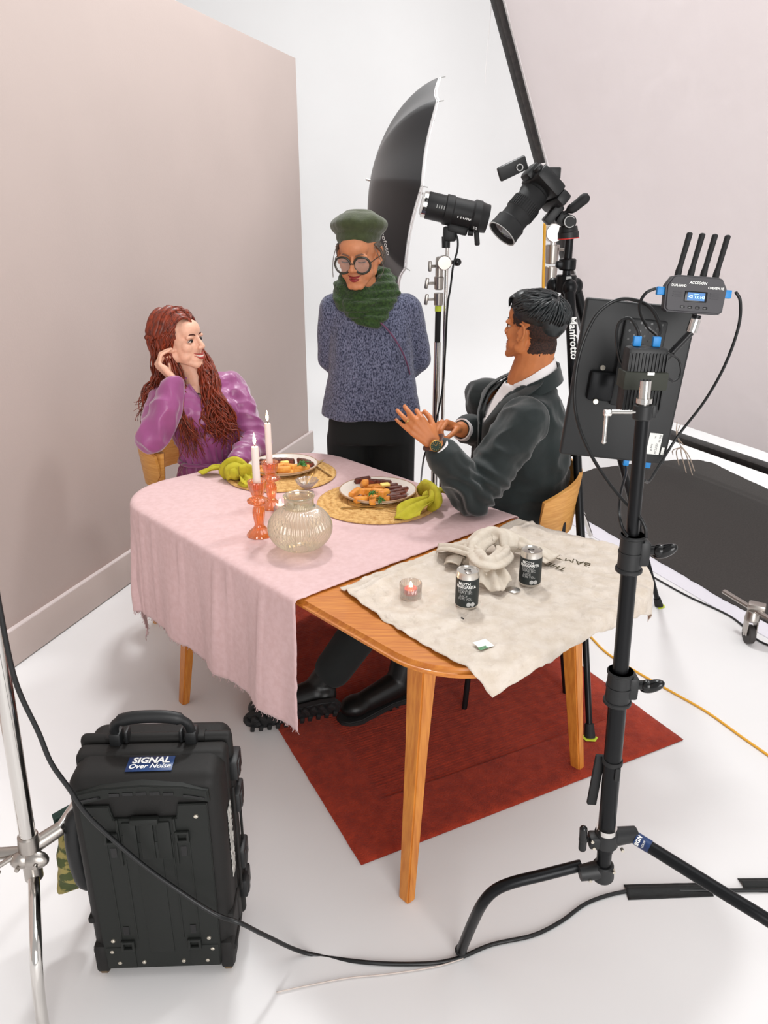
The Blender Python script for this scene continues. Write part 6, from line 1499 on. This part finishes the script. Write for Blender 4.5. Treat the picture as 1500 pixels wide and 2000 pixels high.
flat_patch([(1134, 1438), (1150, 1432), (1168, 1440), (1163, 1448), (1145, 1447)], .0165, 'lime tape marking the nearer tripod foot on the red rug')
flat_patch([(1283, 1182), (1297, 1180), (1299, 1186), (1287, 1190)], .0022, 'lime tape marking the further tripod foot on the white floor')
# ---------------------------------------------------------------- chrome stand behind the camera, yellow cord on it
def Cb(px, py, y=3.75): return D(px, py, y)
SB = thing('chrome_stand', 'chrome grip stand with clamp and yellow cord partly hidden behind the camera tripod', 'stand', V((Cb(1078, 555).x, 3.75, 0)))
xb = Cb(1078, 500).x
mb = MB(); mb.cyl((xb, 3.75, .10), (xb, 3.75, Cb(1078, 560).z), .0175, seg=22); mb.cyl((xb, 3.75, Cb(1078, 515).z), (xb, 3.75, Cb(1078, 440).z), .013, seg=22); mb.build('pole', CHROME, SB)
mb = MB(); z1, z2 = Cb(1078, 560).z, Cb(1078, 520).z; mb.cyl((xb, 3.75, z1), (xb, 3.75, z2), .027, .030, 22, bevel=.003); mb.cyl((xb, 3.75, z2 + .01), (xb, 3.75, Cb(1078, 478).z), .028, .033, 22, bevel=.003); mb.cyl((xb, 3.72, Cb(1078, 455).z), (xb, 3.80, Cb(1078, 455).z), .040, seg=24, bevel=.003); mb.cyl((xb + .03, 3.70, Cb(1078, 455).z), (xb + .075, 3.70, Cb(1078, 455).z), .016, seg=16); mb.build('grip_head', STEEL, SB)
mb = MB(); mb.cyl((xb + .03, 3.73, Cb(1078, 487).z), (xb + .06, 3.72, Cb(1078, 487).z), .006, seg=10); mb.box((xb + .068, 3.72, Cb(1078, 490).z), (.016, .012, .045), bevel=.005); mb.build('tee_handle', STEEL, SB)
for k in range(3):
    a = .5 + k * 2.094; mb = MB(); mb.tube(bez([(xb, 3.75, .22), (xb + .3 * math.cos(a), 3.75 + .3 * math.sin(a), .20), (xb + .42 * math.cos(a), 3.75 + .42 * math.sin(a), .02)], 6), .0125, 14); mb.build('leg', CHROME, SB)
cable('yellow_cord', [Cb(1064, 436, 3.69), Cb(1063, 470, 3.69), Cb(1062, 510, 3.69), Cb(1061, 560, 3.69), Cb(1062, 640, 3.69), Cb(1062, 800, 3.69), Cb(1062, 950, 3.69), V((Cb(1062, 950, 3.69).x, 3.66, .01)), V((Cb(1062, 950, 3.69).x + .1, 3.5, .006))], .0065, 'yellow cord hanging straight down along the chrome grip stand behind the camera', m=ORC)
# ---------------------------------------------------------------- flash head, its stand and umbrella
YS = 3.42
def S_(px, py, dy=0.0): return D(px, py, YS + dy)
xs = S_(869, 640).x; xq = S_(855, 640).x
LS = thing('chrome_stand', 'chrome light stand with tee-handled collars holding the flash head', 'stand', V((xq, YS, 0)))
mb = MB(); mb.cyl((xs, YS, .25), (xs, YS, S_(869, 478).z), .0078, seg=16); mb.build('thin_rod', CHROME, LS)
mb = MB(); mb.cyl((xq, YS, .08), (xq, YS, S_(855, 668).z), .0150, seg=22); mb.build('pole', CHROME, LS)
mb = MB(); mb.cyl((xq, YS, S_(855, 672).z), (xq, YS, S_(855, 606).z), .0125, seg=20); mb.build('black_section', BLKR, LS)
mb = MB(); mb.cyl((xq, YS, S_(855, 608).z), (xq, YS, S_(855, 597).z), .0145, seg=20); mb.build('lime_tape_band', TGR, LS)
for a, b in ((597, 572), (566, 540)):
    mb = MB(); za, zb_ = S_(855, a).z, S_(855, b).z; mb.cyl((xq, YS, za), (xq, YS, zb_), .019, .021, 22, bevel=.003); cl = mb.build('collar', STEEL, LS)
    mb = MB(); zc_ = (za + zb_) / 2; mb.cyl((xq - .015, YS, zc_), (xq - .045, YS - .01, zc_), .006, seg=10); mb.box((xq - .052, YS - .01, zc_), (.016, .014, .046), bevel=.005, rot=Euler((0, .15, 0)).to_matrix()); mb.build('tee_handle', STEEL, cl)
mb = MB(); mb.cyl((xq, YS, S_(855, 540).z), (xq, YS, S_(855, 505).z), .016, seg=20); mb.cyl((xq + .02, YS - .03, S_(855, 513).z), (xq + .02, YS + .03, S_(855, 513).z), .030, seg=24, bevel=.003); mb.box((xq + .012, YS, S_(855, 513).z), (.055, .04, .05), bevel=.01); mb.cyl((xq - .015, YS, S_(855, 520).z), (xq - .034, YS - .01, S_(855, 520).z), .006, seg=10); mb.box((xq - .040, YS - .01, S_(855, 520).z), (.015, .013, .044), bevel=.005); mb.build('grip_head', STEEL, LS)
mb = MB(); mb.ell(S_(893, 512), (.018, .014, .016)); mb.cyl(S_(882, 512), S_(893, 512), .008, seg=12); mb.build('knob', BLKG, LS)
for k in range(3):
    a = .9 + k * 2.094; mb = MB(); mb.tube(bez([(xq, YS, .24), (xq + .28 * math.cos(a), YS + .28 * math.sin(a), .22), (xq + .40 * math.cos(a), YS + .40 * math.sin(a), .02)], 6), .0125, 14); mb.build('leg', CHROME, LS)
h0, h1 = S_(824, 398), S_(952, 428); axh = (h1 - h0).normalized(); LH = (h1 - h0).length
FH = thing('studio_flash', 'black studio flash with white lettering on the chrome light stand', 'flash', S_(872, 470))
Oh = Matrix.Translation(h0) @ orient(axh, V((0, 0, 1)))
mb = MB(); mb.lathe([(.001, .02), (.052, .02), (.054, .026), (.054, .095), (.060, .098), (.060, .128), (.056, .132), (.056, LH - .07), (.064, LH - .062), (.064, LH - .035), (.060, LH - .030), (.056, LH), (.001, LH)], Oh, 40, caps=False); hb_ = mb.build('flash_body', BLKP, FH)
mb = MB(); mb.lathe([(.001, -.004), (.040, -.004), (.043, .0), (.043, .022), (.001, .022)], Oh, 32, caps=False); mb.build('frosted_dome', mat('frosted_glass_dome', (226, 226, 224), .4), FH)
mb = MB(); mb.lathe([(.042, .002), (.052, .004), (.052, .020), (.042, .020)], Oh, 32, caps=False, closed=True); mb.build('front_ring', CHROME, FH)
mb = MB(); mb.box(h0 + axh * .014 + V((0, -.045, -.0)), (.016, .012, .05), bevel=.002, rot=Euler((0, .25, 0)).to_matrix()); mb.build('lock_clip', BLKG, FH)
cf = V((0, -1, .10)).normalized(); fxd = axh; fyd = cf.cross(axh) * -1
fyd = axh.cross(cf) * -1 if (axh.cross(cf)).z < 0 else axh.cross(cf)
def ft_(s, d, up, sz, r=.0565, **k): 
    yy = (V((0, 0, 1)) - axh * axh.z).normalized(); nn = axh.cross(yy); nn = nn if nn.y < 0 else -nn
    text(s, sz, face_m(h0 + axh * d + nn * r + yy * up, axh, yy), WTXT, FH, bold=.02, ext=.0004, **k)
ft_('Profoto', .190, -.022, .026, .0535); ft_('D2', LH - .047, -.050, .013, .052)
for k in range(5): ft_('|', .060 + k * .010, .000, .014, .0545)
mb = MB(); mb.box(S_(893, 448), (.085, .05, .035), bevel=.008, rot=Euler((0, .24, 0)).to_matrix()); mb.box(S_(878, 457), (.055, .045, .06), bevel=.010); mb.cyl(S_(871, 484), S_(871, 462), .017, .018, 20); mb.box(S_(931, 462, -.01), (.020, .03, .072), bevel=.006, rot=Euler((0, -.12, 0)).to_matrix()); mb.cyl(S_(914, 455, -.03), S_(924, 456, -.03), .011, seg=14); mb.build('tilt_bracket', BLKP, FH)
cable('flash_cable', [S_(890, 456, -.03), S_(894, 470, -.035), S_(893, 490, -.035), S_(885, 520, -.04), S_(880, 560, -.03), S_(874, 600, -.03), S_(870, 680, -.03), S_(864, 760, -.03), S_(850, 830, -.05), S_(838, 870, -.1), S_(826, 905, -.1), G(815, 1010, .006), G(800, 1080, .006)], .0042, 'black cable hanging from the flash head down along its stand')
# umbrella
YU = 3.62
apx_u = D(723, 352, YU + .02); rimc = D(811, 370, YU + .0)
ua = V((.975, -.005, -.19)).normalized(); Ru = .440; Du = .205
rimc = apx_u + ua * Du
UM = thing('studio_umbrella', 'large black studio umbrella with white lining behind the standing person', 'umbrella', apx_u)
Ou = Matrix.Translation(apx_u) @ orient(ua, V((0, 0, 1)))
def um(inner):
    def f(u, v):
        th = 2 * math.pi * u + .39; seg_ = (th / (math.pi / 4)) % 1.0; sc_ = math.sin(math.pi * seg_)
        rr = Ru * v; rim = 1 - .085 * sc_ * v; fl = 1 - .08 * sc_ * math.sin(math.pi * v * .9)
        z = Du * (v ** 2.15) * (1) ; r_ = rr * rim * fl + .0 
        r_ = Ru * math.sin(v * 1.2) / math.sin(1.2) * rim * fl
        zz = Du * (1 - math.cos(v * 1.2)) / (1 - math.cos(1.2)) * (1 - .05 * sc_ * v) + (.004 if inner else 0)
        return Ou @ V((r_ * math.cos(th), r_ * math.sin(th), zz))
    return f
UBK = mat('black_umbrella_cloth', (30, 29, 31), .55, sheen=.2)
mb = MB(); mb.grid(um(False), 129, 22); mb.build('black_canopy', UBK, UM, sharp=0)
mb = MB(); mb.grid(um(True), 129, 22); mb.build('white_lining', mat('white_umbrella_lining', (232, 230, 230), .6), UM, sharp=0)
fo, fi = um(False), um(True)
mb = MB(); mb.tube([fi(k / 128, 1.0) + ua * .006 for k in range(129)], .0038, 6); mb.build('rim_binding', TRIM, UM)
for k in range(8):
    u_ = ((k * math.pi / 4 - .39) / (2 * math.pi)) % 1.0
    mb = MB(); mb.tube([fi(u_, v) + ua * .006 for v in [i / 10 for i in range(11)]] + [fi(u_, 1.0) + ua * .012 + (fi(u_, 1.0) - fi(u_, .9)).normalized() * .015], .0022, 6); mb.build('rib', GTXT, UM)
mb = MB(); mb.cyl(apx_u - ua * .018, D(905, 398, YS + .06), .0045, seg=12); mb.build('shaft', CHROME, UM)
def px_of(p):
    c, s = math.cos(PITCH), math.sin(PITCH); z = p.z - CAM_H; d = p.y * c - z * s; return 750 + FPX * p.x / d, 1000 - FPX * (p.y * s + z * c) / d
best = min(((u / 200, v / 40) for u in range(200) for v in range(8, 39)), key=lambda q: (lambda p, g_: (g_[0] - 752) ** 2 + (g_[1] - 470) ** 2 + (1e6 if p.y > apx_u.y else 0))(fo(*q), px_of(fo(*q))))
pU = fo(*best); nU = (pU - (apx_u + ua * .45)).normalized(); e1_ = (fo(best[0], best[1] + .05) - pU); 
text('Profoto', .036, face_m(pU + nU * .012, V((.30, 0, -1)), nU.cross(V((.30, 0, -1)))), WTXT, UM, ext=.0004)
# ---------------------------------------------------------------- caster of a roller stand at the right edge
cw = G(1466, 1262, .0)
RS = thing('roller_stand_leg', 'chrome leg with a swivel caster at the right edge beside the black floor cloth', 'stand leg', cw)
mb = MB(); a_ = G(1414, 1155, .16); b_ = G(1475, 1192, .15); dv = (b_ - a_); mb.tube([a_, b_, b_ + dv * 2.2], .013, 8, flat=.7); mb.box(b_ + V((.01, .01, .01)), (.07, .05, .035), bevel=.01, rot=Euler((0, 0, -.5)).to_matrix()); mb.build('chrome_leg', STEEL, RS)
mb = MB(); mb.cyl(cw + V((0, .03, .105)), cw + V((0, .03, .150)), .030, .024, 24, bevel=.004)
for sx in (-1, 1): mb.box(cw + V((sx * .020, .03, .075)), (.005, .040, .07), bevel=.002)
mb.build('swivel_fork', STEEL, RS)
mb = MB(); mb.cyl(cw + V((-.014, .03, .040)), cw + V((.014, .03, .040)), .040, seg=28, bevel=.004); mb.build('wheel', mat('grey_rubber_tyre', (58, 54, 52), .6), RS)
mb = MB(); mb.cyl(cw + V((-.024, .03, .042)), cw + V((.024, .03, .042)), .008, seg=14); mb.build('axle', STEEL, RS)
